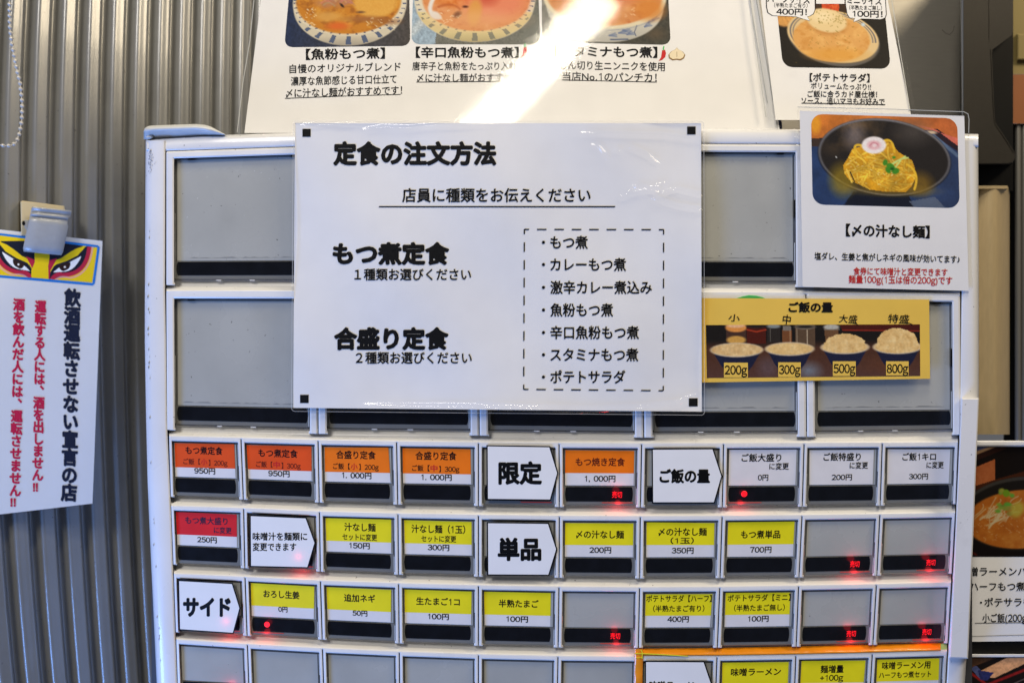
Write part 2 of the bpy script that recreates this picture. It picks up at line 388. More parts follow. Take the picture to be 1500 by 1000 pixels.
# seam tables: large rows (5 columns) and small rows (10 columns)
LX = [[243, 463, 701, 941, 1178, 1408], [243, 465, 701, 942, 1180.5, 1407]]
LT = [[222, 214.5, 212, 211, 212, 216], [426, 426, 427, 428, 428.5, 431]]
LB = [[417, 417, 418, 419, 420, 422], [629, 634.5, 637, 640, 639, 636]]
SX = [[247, 353, 466, 581, 701, 819, 940, 1060, 1178, 1292.5, 1404], [250, 357, 468, 583, 701, 819.5, 938, 1058, 1175, 1289, 1400],
      [254, 359, 469.5, 584, 701, 819, 937, 1054.5, 1170, 1284, 1394], [257.5, 362.5, 472.5, 585, 701, 817.5, 935, 1050.5, 1166, 1278, 1388]]
SX.append([SX[3][i] + (SX[3][i] - SX[2][i]) for i in range(11)])
STp = [[638, 640.5, 643.5, 645.5, 647, 648, 648.5, 648.5, 648, 647.5, 647], [740, 743, 748, 751, 753, 754.5, 755, 754.5, 753.5, 752, 750],
       [839, 843.5, 849, 853, 856, 858, 859, 858.5, 856.5, 854.5, 852], [935, 942, 948, 953, 957, 959.5, 960.5, 960, 958, 955.5, 952.5]]
SB = [[727, 730.5, 735, 738, 740, 741.5, 742, 742, 741, 739.5, 737.5], [826, 831, 836, 840.5, 843.5, 845, 846, 845.5, 844.5, 842, 839.5],
      [925, 930, 935.5, 941, 944.5, 947, 948, 947.5, 946, 943.5, 941]]
SB.append([SB[2][i] + (SB[2][i] - SB[1][i]) * 0.99 + 1 for i in range(11)])
# backing panel (dark, seen only through the seams)
mb = MB(); pf = pmap()
mb.box(pf, 222, 206, 1424, 1180, -0.030, -0.0085, 0)
mb.build('backing_panel', 'dark_gap', machine)
# left / right / top door frame
Le = interp([190, 250, 450, 500, 620, 700, 750, 850, 1000, 1190], [213.5, 213, 212, 212, 214, 216, 218, 222.5, 229.5, 240])
Li = interp([190, 222, 425, 500, 620, 640, 750, 850, 1000, 1190], [243, 242.5, 242, 243.5, 245, 246, 251, 254.5, 260, 268])
Ri = interp([190, 430, 640, 750, 850, 955, 1190], [1408.5, 1408, 1405, 1400.5, 1395, 1388.5, 1375])
Re = interp([190, 430, 580, 650, 800, 960, 1190], [1433, 1434, 1434, 1431, 1424, 1416, 1402])
Tt = interp([213, 225, 300, 430, 700, 1030, 1170, 1433], [206, 203.5, 199, 195.5, 191, 189.5, 190, 197])
mb = MB(); rows = []
ysr = list(range(206, 1186, 14))
def leftx(y):
    a, b = Le(y), Li(y)
    return [(a + 2, -0.16), (a + 0.3, -0.014), (a, -0.009), (a + 0.8, -0.0045), (a + 2.6, -0.0018), (a + 5.5, -0.0006), (a + 10, 0.0), (b - 3.5, 0.0002), (b - 1.2, -0.0002), (b - 0.3, -0.0012), (b + 0.6, -0.009)]
for y in ysr:
    rows.append([pf(x, y, d) for x, d in leftx(y)])
mb.grid(rows)
mb.build('door_edge', 'white_enamel', machine, smooth=True)
mb = MB(); rows = []
for y in ysr:
    a, b = Ri(y), Re(y)
    rows.append([pf(x, y, d) for x, d in [(a - 0.6, -0.009), (a + 0.3, -0.002), (a + 1.2, -0.0008), (a + 3, -0.0004), (b - 10, -0.0004), (b - 5, -0.001), (b - 2, -0.003), (b - 0.5, -0.006), (b, -0.010), (b - 1, -0.16)]])
mb.grid(rows); mb.build('door_edge', 'white_enamel', machine, smooth=True)
mb = MB(); rows = []
Bt = interp(LX[0], LT[0])
for x in [215, 219, 225, 240, 260, 300, 350, 400, 430, 500, 600, 700, 800, 900, 1000, 1100, 1170, 1250, 1350, 1400, 1420, 1429, 1433]:
    t = Tt(x); b = Bt(x); rows.append([pf(x, y, d) for y, d in [(t + 1.5, -0.16), (t - 0.5, -0.012), (t - 0.2, -0.007), (t + 1, -0.0035), (t + 2.6, -0.0018), (t + 5, -0.0009), (b - 4, -0.0006), (b - 1.2, -0.001), (b + 0.5, -0.0035)]])
mb.grid(rows); mb.build('top_rail', 'white_enamel', machine, smooth=True)
# ledges between the rows
def ledge(xs, foot, top, dn='ledge'):
    fx = interp(xs, foot); tx = interp(xs, top); mb = MB(); rows = []
    L = np.linspace(xs[0] + 0.8, xs[-1] - 0.8, 41)
    for x in L:
        a, b = fx(x), tx(x)
        rows.append([pf(x, y, d) for y, d in [(a - 7, -0.0078), (a + 0.5, -0.0074), (a + 3.0, -0.0069), ((a + b) / 2, -0.0052), (b - 3.6, -0.0026), (b - 1.2, -0.0008), (b + 0.6, 0.0), (b + 2.2, -0.0002), (b + 3, -0.0045)]])
    mb.grid(rows); return mb.build(dn, 'white_plastic', machine, smooth=True)
ledge(LX[1], LB[0], LT[1])
ledge(SX[0], [interp(LX[1], LB[1])(x) for x in SX[0]], STp[0])
ledge(SX[1], SB[0], STp[1]); ledge(SX[2], SB[1], STp[2]); ledge(SX[3], SB[2], STp[3])
mb = MB(); rows = []
for x in np.linspace(262, 1384, 30):
    b = interp(SX[3], SB[3])(x); rows.append([pf(x, y, d) for y, d in [(b - 5, -0.0078), (b + 1, -0.007), (b + 14, -0.001), (b + 20, 0.0), (1180, 0.0)]])
mb.grid(rows); mb.build('lower_panel', 'white_plastic', machine, smooth=True)

def cell_map(r, c):
    W, H = 115, 92
    top = lambda i: (SX[r][i], STp[r][i])
    k = 0.88
    bot = lambda i: (SX[r][i] * (1 - k) + SX[r + 1][i] * k, SB[r][i])
    return qmap([top(c), top(c + 1), bot(c + 1), bot(c)], W, H)
def barrel(u0, v0, u1, v1, b):
    pts = [(u0 + 2, v0), (u1 - 2, v0)]
    for t in (0.08, 0.25, 0.5, 0.75, 0.92): pts.append((u1 - 2 + b * math.sin(math.pi * t) ** 0.6, v0 + (v1 - v0) * t))
    pts += [(u1 - 2, v1), (u0 + 2, v1)]
    for t in (0.92, 0.75, 0.5, 0.25, 0.08): pts.append((u0 + 2 - b * math.sin(math.pi * t) ** 0.6, v0 + (v1 - v0) * t))
    return pts
def frame_mesh(f, W, H, sw, tw, foot=3.0):
    mb = MB()
    g = 0.75
    # one continuous inverted U with chamfered inner edge
    out = [(g, H), (g, 1.6), (g + 1.2, 0.2), (W - g - 1.2, 0.2), (W - g, 1.6), (W - g, H)]
    inn = [(sw, H), (sw, tw + 0.8), (sw + 0.8, tw), (W - sw - 0.8, tw), (W - sw, tw + 0.8), (W - sw, H)]
    lay = []
    lay.append([f(x, y, -0.0078) for x, y in out])
    lay.append([f(x, y, -0.0007) for x, y in out])
    def shr(p, q, t): return [(a[0] + (b[0] - a[0]) * t, a[1] + (b[1] - a[1]) * t) for a, b in zip(p, q)]
    lay.append([f(x, y, 0.0) for x, y in shr(out, inn, 0.20)])
    lay.append([f(x, y, 0.0001) for x, y in shr(out, inn, 0.80)])
    lay.append([f(x, y, -0.0005) for x, y in inn])
    lay.append([f(x, y, -0.0078) for x, y in shr(inn, [(x * 1.0, y) for x, y in inn], 0)])
    mb.grid(lay)
    # feet
    for a, b in ((g, sw + foot * 0.5), (W - sw - foot * 0.5, W - g)):
        mb.box(f, a, H - 3.2, b, H + 0.6, -0.0076, -0.0012, 0.0004)
    return mb
def led_lamp(p, e, name='indicator_glow'):
    l = D.lights.new(name, 'POINT'); l.energy = e; l.color = (1.0, 0.02, 0.03); l.shadow_soft_size = 0.003; l.specular_factor = 0.15
    o = D.objects.new(name, l); C.objects.link(o); o.location = p; return o
def button(f, W, H, gl, barv, baru, name, sw, tw, led=None, d=-0.0026, small=True, label=None):
    root = frame_mesh(f, W, H, sw, tw).build(name, 'white_plastic', machine, label=label)
    u0, v0, u1, v1 = gl
    mb = MB(); mb.box(f, u0, v0, u1, v1, -0.0075, d, 0.0004); mb.build('cover_rim', 'clear_edge', root)
    a = 2.2 if small else 2.6
    mb = MB(); mb.box(f, u0 + a + 1.4, v0 + a, u1 - a - 1.4, barv[0] - 1.5, d - 0.0002, d + 0.00012, 0.0002)
    mb.build('grey_face', 'grey_acrylic', root)
    mb = MB(); mb.box(f, u0 + a - 0.6, barv[0] - 1.1, u1 - a + 0.6, v1 - 0.9, d - 0.0002, d + 0.00010, 0.0002)
    mb.build('lower_face', 'rim_grey', root)
    mb = MB(); mb.poly(f, barrel(baru[0], barv[0], baru[1], barv[1], 1.9 if small else 2.4), d, d + 0.00032, 0.0001)
    mb.build('display_window', 'smoke_window', root)
    # pale strips paint the light caught by the cover's clear side walls
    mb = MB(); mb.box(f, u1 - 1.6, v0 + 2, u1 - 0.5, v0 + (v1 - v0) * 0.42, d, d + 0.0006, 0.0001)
    mb.build('lit_clear_side', 'edge_lit', root); mb = MB(); mb.box(f, u1 - 2.4, v0 + (v1 - v0) * 0.70, u1 - 0.9, v1 - 1.5, d, d + 0.0005, 0.0001)
    mb.build('lit_clear_side', 'edge_lit', root); mb = MB(); mb.box(f, u0 + 0.5, v0 + (v1 - v0) * 0.45, u0 + 1.3, v1 - 2, d, d + 0.0005, 0.0001)
    mb.build('lit_clear_side', 'edge_lit', root)
    # little clip notches under the window
    for k in () if small else (0.33, 0.58):
        mb = MB(); x = u0 + (u1 - u0) * k; mb.box(f, x - 4, v1 + 0.2, x + 4, v1 + 1.6, -0.0075, d - 0.0002, 0.0001); mb.build('clip_notch', 'white_plastic', root)
    return root
mat('dust_grey', (0.20, 0.205, 0.20), 0.5)
mat('rim_grey', (0.155, 0.155, 0.145), 0.25, noise=0.08, nscale=60, coat=0.2)

# small buttons ------------------------------------------------------
Y, O, OR, R_, WH = 'card_yellow', 'card_orange', 'card_orange_red', 'card_red', None
K = 'ink_black'; RD = 'ink_red'
CARDS = {
 (0, 0): (OR, [('もつ煮定食', 26, 85, 21, 12.5, .03, K), ('ご飯【', 22, 49, 38, 9.5, .02, 'ink_brown'), ('小', 50, 60, 38, 10, .03, RD), ('】200g', 62, 92, 39, 9.5, .02, 'ink_brown'), ('950円', 39, 72, 51.5, 10.5, .03, K)]),
 (0, 1): (OR, [('もつ煮定食', 25, 84, 22, 12.5, .03, K), ('ご飯【', 21, 46, 39, 9.5, .02, 'ink_brown'), ('中', 47, 57, 39, 10, .03, RD), ('】300g', 59, 88, 40, 9.5, .02, 'ink_brown'), ('950円', 39, 71, 52, 10.5, .03, K)]),
 (0, 2): (O, [('合盛り定食', 26, 84, 21.5, 12.5, .03, K), ('ご飯【', 21, 46, 38.5, 9.5, .02, K), ('小', 47, 57, 38.5, 10, .03, RD), ('】200g', 59, 88, 39, 9.5, .02, K), ('1. 000円', 34, 77, 51.5, 10.5, .03, K)]),
 (0, 3): (O, [('合盛り定食', 26, 84, 21, 12.5, .03, K), ('ご飯【', 21, 46, 39, 9.5, .02, K), ('中', 47, 57, 39, 10, .03, RD), ('】300g', 59, 88, 40, 9.5, .02, K), ('1. 000円', 34, 77, 52, 10.5, .03, K)]),
 (0, 5): (O, [('もつ焼き定食', 23, 92, 27.5, 12.5, .03, 'ink_brown'), ('1, 000円', 36, 79, 51.5, 10.5, .03, K)]),
 (0, 7): (WH, [('ご飯大盛り', 26, 83, 21.5, 12, .03, K), ('に変更', 66, 94, 34, 10.5, .025, K), ('0円', 50, 65, 50, 10, .03, K)]),
 (0, 8): (WH, [('ご飯特盛り', 29, 84, 21, 12, .03, K), ('に変更', 68, 95, 33.5, 10.5, .025, K), ('200円', 42, 72, 50.5, 10, .03, K)]),
 (0, 9): (WH, [('ご飯1キロ', 31, 82, 21.5, 12, .03, K), ('に変更', 68, 94, 34, 10.5, .025, K), ('300円', 42, 71, 50.5, 10, .03, K)]),
 (1, 0): (R_, [('もつ煮大盛り', 22, 89, 22, 12, .025, 'ink_navy'), ('に変更', 67, 95, 36, 10.5, .02, 'ink_navy'), ('250円', 40, 71, 51.5, 10.5, .03, K)]),
 (1, 2): (Y, [('汁なし麺', 36, 82, 23, 13, .03, K), ('セットに変更', 33, 84, 38, 10.5, .025, K), ('150円', 43, 73, 51, 10.5, .03, K)]),
 (1, 3): (Y, [('汁なし麺（1玉）', 19, 96, 23, 13, .03, K), ('セットに変更', 33, 83, 37.5, 10.5, .025, K), ('300円', 42, 73, 50.5, 10.5, .03, K)]),
 (1, 5): (Y, [('〆の汁なし麺', 24, 92, 28, 12.5, .03, K), ('200円', 43, 74, 51, 10.5, .03, K)]),
 (1, 6): (Y, [('〆の汁なし麺', 26, 94, 24, 12.5, .03, K), ('（1玉）', 43, 76, 37, 10, .025, K), ('350円', 45, 76, 51.5, 10.5, .03, K)]),
 (1, 7): (Y, [('もつ煮単品', 28, 85, 28.5, 12.5, .03, K), ('700円', 42, 73, 51, 10.5, .03, K)]),
 (2, 1): (Y, [('おろし生姜', 27, 82, 25.5, 12.5, .03, K), ('0円', 49, 63, 48.5, 10, .03, K)]),
 (2, 2): (Y, [('追加ネギ', 34, 80, 26, 12.5, .03, K), ('50円', 46, 68, 49, 10, .03, K)]),
 (2, 3): (Y, [('生たまご1コ', 25, 88, 27, 12.5, .03, K), ('100円', 42, 72, 50, 10.5, .03, K)]),
 (2, 4): (Y, [('半熟たまご', 29, 86, 27.5, 12.5, .03, K), ('100円', 40, 71, 51, 10.5, .03, K)]),
 (2, 6): (Y, [('ポテトサラダ【ハーフ】', 10, 104, 18, 11, .022, K), ('（半熟たまご有り）', 20, 94, 33, 10.5, .022, K), ('400円', 41, 72, 49, 10.5, .03, K)]),
 (2, 7): (Y, [('ポテトサラダ【ミニ】', 12, 104, 18, 11, .022, K), ('（半熟たまご無し）', 22, 96, 33, 10.5, .022, K), ('100円', 43, 73, 49.5, 10.5, .03, K)]),
 (3, 7): (Y, [('味噌ラーメン', 21, 94, 25, 12.5, .03, K)]),
 (3, 8): (Y, [('麺増量', 38, 73, 23, 12.5, .03, K), ('+100g', 38, 73, 36, 11.5, .025, K)]),
 (3, 9): (Y, [('味噌ラーメン用', 16, 90, 20, 12, .03, K), ('ハーフもつ煮セット', 12, 92, 34, 10.5, .022, K)]),
}
SOLD = [(0, 5), (1, 8), (1, 9), (2, 5), (2, 8), (2, 9), (1, 1), (2, 0), (0, 4), (3, 0)]
DOT = [(0, 7), (2, 1)]
for r in range(4):
    for c in range(10):
        f = cell_map(r, c)
        lit = (r, c) in SOLD or (r, c) in DOT
        if (r, c) in CARDS:
            lb = {'card_yellow': 'small button with a yellow and white price card', 'card_orange': 'small button with an orange and white price card', 'card_orange_red': 'small button with a red orange and white price card', 'card_red': 'small button with a red and white price card', None: 'small button with a plain white price card'}[CARDS[(r, c)][0]]
        else: lb = 'small blank grey button' + (' lit red as sold out' if lit else '')
        b = button(f, 115, 92, (4.6, 8.2, 110.4, 90), (63.5, 84.5), (8, 104), 'small_button', 5.0, 7.6, label=lb)
        d = -0.0026
        if (r, c) in CARDS:
            band, txt = CARDS[(r, c)]
            rr = random.Random(r * 31 + c); j = lambda s=0.5: rr.uniform(-s, s) * 1.6
            q = [(8.6 + j(), 10.4 + j()), (104 + j(0.9), 10.6 + j()), (104 + j(0.9), 61.2 + j(0.4)), (8.8 + j(), 61.2 + j(0.4))]
            vb = 47 if r == 0 and c < 4 else (45 if c < 5 else 43.5)
            cf = lambda u, v, dd, f=f: f(u, v, dd)
            def card_h(u, v): return 0.00018 * math.sin(u / 17 + c) * (1 - v / 120)
            fh = lambda u, v, dd, f=f: f(u, v, dd + card_h(u, v))
            def cgrid(va, vc, dd):
                rows = []
                for v in np.linspace(va, vc, 5):
                    t = (v - 10.5) / 51
                    l = q[0][0] * (1 - t) + q[3][0] * t; rt = q[1][0] * (1 - t) + q[2][0] * t
                    row = []
                    for k in range(13):
                        u = l + (rt - l) * k / 12; e = (q[0][1] + (q[1][1] - q[0][1]) * k / 12 - 10.5) * (1 - t)
                        row.append(fh(u, v + e, dd))
                    rows.append(row)
                return rows
            m1 = MB(); m1.grid(cgrid(10.5, 61.2, d + 0.00042))
            m1.add([f(q[0][0], q[0][1], d), f(q[1][0], q[1][1], d), f(q[2][0], q[2][1], d), f(q[3][0], q[3][1], d)], [(0, 1, 2, 3)])
            pc = m1.build('price_card', 'card_white', b)
            if band:
                m1 = MB(); m1.grid(cgrid(10.5, vb, d + 0.00047)); m1.build('colour_band', band, b)
            bym = {}
            for (s, u0, u1, v, h, bo, mm) in txt:
                bym.setdefault(mm, []).append((s, u0, u1, v, h, bo))
            for mm, L in bym.items():
                mb = MB()
                for (s, u0, u1, v, h, bo) in L: add_text(mb, fh, s, u0, u1, v, h, d + 0.00054, bo)
                mb.build('lettering', mm, b)
        if (r, c) in SOLD:
            mb = MB(); add_text(mb, f, '売切', 74.5, 88.5, 74.5, 10.0, d + 0.00037, 0.018); mb.build('sold_out_sign', 'led_red', b)
            mb = MB(); mb.box(f, 60, 85.6, 104, 86.9, d, d + 0.0004, 0.0001); mb.build('light_guide', 'led_leak', b)
            if (r, c) not in ((0, 4),): 
                led_lamp(f(82, 71, d + 0.0036), 0.0014); led_lamp(f(84, 88.0, d + 0.0020), 0.0030)
        if (r, c) in DOT:
            mb = MB(); mb.poly(f, [(31 + 4.4 * math.cos(a * math.pi / 8), 73.5 + 4.4 * math.sin(a * math.pi / 8)) for a in range(16)], d, d + 0.0006, 0.0002); mb.build('indicator_lamp', 'led_red', b)
            mb = MB(); mb.box(f, 8, 85.6, 56, 86.9, d, d + 0.0004, 0.0001); mb.build('light_guide', 'led_leak', b)
            led_lamp(f(31, 74, d + 0.0022), 0.0010); led_lamp(f(28, 88.0, d + 0.0020), 0.0024)
# large buttons ------------------------------------------------------
for r in range(2):
    for c in range(5):
        f = qmap([(LX[r][c], LT[r][c]), (LX[r][c + 1], LT[r][c + 1]), ((LX[r][c + 1] + (3 if r == 0 else 1)) - (2 if r == 0 else 0), LB[r][c + 1]), (LX[r][c] + (1 if r else 0), LB[r][c])], 230, 200)
        b = button(f, 230, 200, (13, 11.5, 217.5, 192.5), (166, 186), (16.5, 214), 'large_button', 12.4, 10.8, small=False, d=-0.0042, label='large blank grey button')
        rs2 = random.Random(40 + r * 5 + c)
        mb = MB()
        for k in range(16):
            u_, v_ = rs2.uniform(20, 208), rs2.uniform(18, 158); q_ = rs2.uniform(.25, .6); L_ = rs2.uniform(.5, 2.2); an = rs2.uniform(-1.2, 1.2)
            mb.line(f, [(u_, v_), (u_ + L_ * math.cos(an), v_ + L_ * math.sin(an))], q_, -0.0042 + .00016, -0.0042 + .00018)
        mb.build('dust_flecks', 'edge_lit' if (r + c) % 2 else 'white_plastic', b)['kind'] = 'stuff'
        mb = MB(); pts_ = [(24, 160.6)] + [(24 + 6.5 * k, 160.6 - 2.2 * rs2.random() * (k % 7 != 0)) for k in range(1, 28)] + [(206, 160.6)]
        mb.poly(f, pts_[::-1], -0.0042, -0.0042 + .00017); mb.build('dust_line', 'dust_grey', b)
        for (a_, b_, c_, d_) in ((33, 11.6, 43, 13.8), (191, 11.6, 201, 13.8), (215.2, 78, 217.2, 103)):
            mb = MB(); mb.box(f, a_, b_, c_, d_, -0.006, -0.0017, 0.0001); mb.build('latch', 'black_gloss', b)
# hinge cap at the top left
yt = interp([210.5, 212, 215, 222, 286, 300, 309, 318, 330], [192.5, 188, 185.5, 184, 181.8, 183, 185.5, 190.5, 197]); mb = MB(); rows = []
for x in [210.5, 211, 212, 213.5, 216, 220, 226, 240, 255, 270, 286, 294, 300, 305, 310, 315, 320, 325, 330]:
    t0 = yt(x); k = min(1, (x - 209) / 6, max(0.05, (331 - x) / 25)); tb_ = max(t0 + 1.5, Tt(max(x, 214)) + 0.3 - 2.5 * (x < 214))
    rows.append([pf(x, y, d) for y, d in [(t0 + .6, -.05), (t0, -.002), (t0 + 1.0 * k, .0018 * k), (t0 + 3.2 * k, .0032 * k), (t0 + 6.5 * k, .0034 * k), (t0 + 8.5 * k, .0024 * k), (min(tb_, t0 + 11 * k), .0002), (tb_, -.006), (tb_ + .8, -.012)]])
mb.grid(rows)
mb.build('hinge_cap', 'cap_plastic', machine, smooth=True)
mb = MB(); cc = [(219 + 5 * math.cos(a), 200.5 + 3.2 * math.sin(a)) for a in [i * math.pi / 8 for i in range(16)]]; mb.poly(pf, cc, -.012, -.0005, .0012); mb.build('hinge_pin', 'cap_plastic', machine)
# rail at the right
mb = MB()
f = qmap([(1408.5, 583), (1434, 583), (1418, 964), (1391, 963)], 25, 380)
mb.box(f, 0, 0, 25, 380, -0.004, 0.0085, 0.0008)
mb.build('side_rail', 'white_enamel', machine)
mb = MB()
for y in (633, 738, 838, 935): mb = MB(); mb.box(pf, Ri(y) - 6.5, y + 3 - 8, Ri(y) - 4.5, y + 3, -0.008, -0.0010, 0); mb.build('hinge_slot', 'dark_gap', machine)
for y in (632, 729, 828, 927): mb = MB(); mb.box(pf, Li(y) + 3.4, y, Li(y) + 4.8, y + 8, -0.008, -0.0030, 0); mb.build('hinge_slot', 'dark_gap', machine)
# scuffs
mb = MB(); rs = random.Random(3)
for i in range(46):
    y = rs.gauss(235, 9); x = Le(y) + 4 + abs(rs.gauss(3, 2.5)); s = rs.uniform(0.25, 0.8)
    mb.poly(lambda a, b, d: pf(a, b, d), [(x - s, y), (x, y - s * 1.6), (x + s * 0.8, y + 0.2), (x + 0.2, y + s)], -0.0012, 0.00035 - 0.0008 * (x < Le(y) + 6), 0)
for i in range(26):
    y = rs.uniform(330, 1000); x = Le(y) + rs.uniform(4, 7); s = rs.uniform(0.3, 0.7)
    mb.poly(pf, [(x - s * .6, y), (x, y - s * 3), (x + s * 0.6, y), (x + 0.1, y + s * 3)], -0.0012, 0.0001, 0)
mb.build('scuff_marks', 'scuff', machine)['kind'] = 'stuff'

# ================================================================== arrow cards stuck over buttons
def arrow(pts, txts, label, off=0.0012):
    o = P(*pts[0])
    t = thing('arrow_card', label, 'label card', P(pts[0][0], pts[4][1], off), 'white arrow cards stuck over the buttons')
    f = pmap()
    mb = MB(); mb.poly(f, pts, off - 0.0006, off, 0); mb.build('card_outline', 'ink_black', t)
    cx = sum(p[0] for p in pts) / 5; cy = sum(p[1] for p in pts) / 5
    # inward offset polygon
    n = 5; q = []
    for i in range(n):
        a, b, c = Vector(pts[i - 1]), Vector(pts[i]), Vector(pts[(i + 1) % n])
        e1 = (b - a).normalized(); e2 = (c - b).normalized(); n1 = Vector((-e1.y, e1.x)); n2 = Vector((-e2.y, e2.x))
        m_ = (n1 + n2).normalized(); k = 1.9 / max(0.3, m_.dot(n1)); q.append((b.x + m_.x * k, b.y + m_.y * k))
    mb = MB(); mb.poly(f, q, off - 0.0001, off + 0.00015, 0); mb.build('card_face', 'paper', t)
    mb = MB()
    for (s, x0, x1, y, h, bo) in txts: add_text(mb, f, s, x0, x1, y, h, off + 0.00025, bo)
    mb.build('lettering', 'ink_black', t)
arrow([(712.5, 651.5), (806, 653), (818, 692.5), (807, 733), (713, 732)], [('限定', 730, 794, 692.5, 34, .045)], 'white arrow card reading 限定, left of the lone orange price card')
arrow([(954.5, 656.5), (1045, 656), (1058.5, 697), (1047, 737), (955, 737)], [('ご飯の量', 966, 1040, 697, 21, .045)], 'white arrow card reading ご飯の量, pointing at the plain white price cards')
arrow([(365.5, 753.5), (449, 757), (462.5, 794.5), (451.5, 832), (366, 830)], [('味噌汁を麺類に', 370, 450, 785.3, 12.5, .03), ('変更できます', 370, 434, 800.5, 12.5, .03)], 'white arrow card with two lines of small black text beside the red price card')
arrow([(713, 764), (804, 765), (816.5, 804), (804.5, 843), (713.5, 842.5)], [('単品', 729, 793, 804, 34, .045)], 'white arrow card reading 単品, between the yellow price cards of the second row')
arrow([(260.5, 848.5), (341, 853), (352.5, 890), (342.5, 928), (262, 922.5)], [('サイド', 268, 338, 888.5, 30, .055)], 'white arrow card reading サイド at the left end of its row')
arrow([(944.5, 967), (1032, 967.5), (1045, 1006), (1033, 1046), (944.5, 1045)], [('味噌ラーメン', 951, 1024, 1003.5, 14, .04)], 'white arrow card cut by the bottom of the photo, inside the orange tape')

# ================================================================== orange tape
t = thing('orange_tape', 'shiny orange tape stuck along the ledge and down beside the lowest arrow card', 'tape', P(935, 1100))
tp = interp([930, 1050, 1170, 1280, 1388], [949.5, 948.5, 946, 943.5, 941]); bt = interp([930, 1050, 1170, 1280, 1388], [959.5, 959.5, 957.5, 955, 952])
mb = MB(); rows = []
for x in np.linspace(930.5, 1378, 90):
    a, b = tp(x), bt(x) - 1.2
    w_ = 0.00025 * math.sin(x * 0.11) + 0.0002 * math.sin(x * 0.37)
    rows.append([pf(x, a - 0.3, -0.0052), pf(x, a, -0.0046 + w_), pf(x, (a + b) / 2, -0.0024 + w_), pf(x, b - 2, 0.0001 + w_ * 0.5), pf(x, b + 0.3, 0.0008), pf(x, b + 1.0, 0.0002)])
mb.grid(rows); mb.build('tape_strip', 'tape_orange', t, smooth=True)
mb = MB(); rows = []
for y in np.linspace(950, 1100, 60):
    dx = (y - 950) * 0.02; w_ = 0.0002 * math.sin(y * 0.21)
    rows.append([pf(930 - dx, y, 0.0002), pf(931 - dx, y, 0.0008 + w_), pf(936 - dx, y, 0.0011 + w_), pf(941.5 - dx, y, 0.0008 + w_), pf(942.2 - dx, y, 0.0002)])
mb.grid(rows); mb.build('tape_strip', 'tape_orange', t, smooth=True)
mb = MB(); mb.line(pf, [(930, 956.2), (941, 956.6), (960, 957.4), (985, 958.8), (1008, 960.4)], 1.3, 0.0006, 0.0016)  # yellow strokes paint the highlight running along the tape
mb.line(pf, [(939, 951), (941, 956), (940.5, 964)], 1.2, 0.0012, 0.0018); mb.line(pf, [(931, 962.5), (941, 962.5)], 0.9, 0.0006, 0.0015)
mb.build('edge_glint', 'tape_glint', t)
mb = MB(); mb.grid([[pf(x, y, -0.0040 + (y - 942) * 0.0003) for x in (1377, 1382, 1387)] for y in (942, 946, 951)]); mb.build('tape_end', 'tape_green', t)

# ================================================================== laminated sheets
def sheet_body(t, f, W, H, h, thick=0.0004, n=24, matname='paper', inset=(0, 0, 0, 0)):
    l, tt, r, b = inset; mb = MB(); m = n
    us = np.linspace(l, W - r, n + 1); vs = np.linspace(tt, H - b, m + 1)
    mb.grid([[f(u, v, 0) for u in us] for v in vs])
    ring = [(u, vs[0]) for u in us] + [(us[-1], v) for v in vs[1:]] + [(u, vs[-1]) for u in us[::-1][1:]] + [(us[0], v) for v in vs[::-1][1:-1]]
    k = len(ring); mb.add([f(u, v, 0) for u, v in ring] + [f(u, v, -thick) for u, v in ring], [(i, (i + 1) % k, k + (i + 1) % k, k + i) for i in range(k)])
    mb.grid([[f(u, v, -thick) for u in us] for v in vs])
    return mb.build('paper', matname, t, smooth=False)
def film_body(t, f, u0, v0, u1, v1, step, d, ridge=None, r=4.0, m='laminate', name='laminate_film'):
    nx, ny = max(2, int((u1 - u0) / step)), max(2, int((v1 - v0) / step))
    mb = MB(); rows = []
    for j in range(ny + 1):
        v = v0 + (v1 - v0) * j / ny; e = min(v - v0, v1 - v); ins = r - math.sqrt(max(0, r * r - (r - e) ** 2)) if e < r else 0
        rows.append([f(u, v, d + (ridge(u, v) if ridge else 0)) for u in np.linspace(u0 + ins, u1 - ins, nx + 1)])
    mb.grid(rows)
    return mb.build(name, m, t, smooth=True)

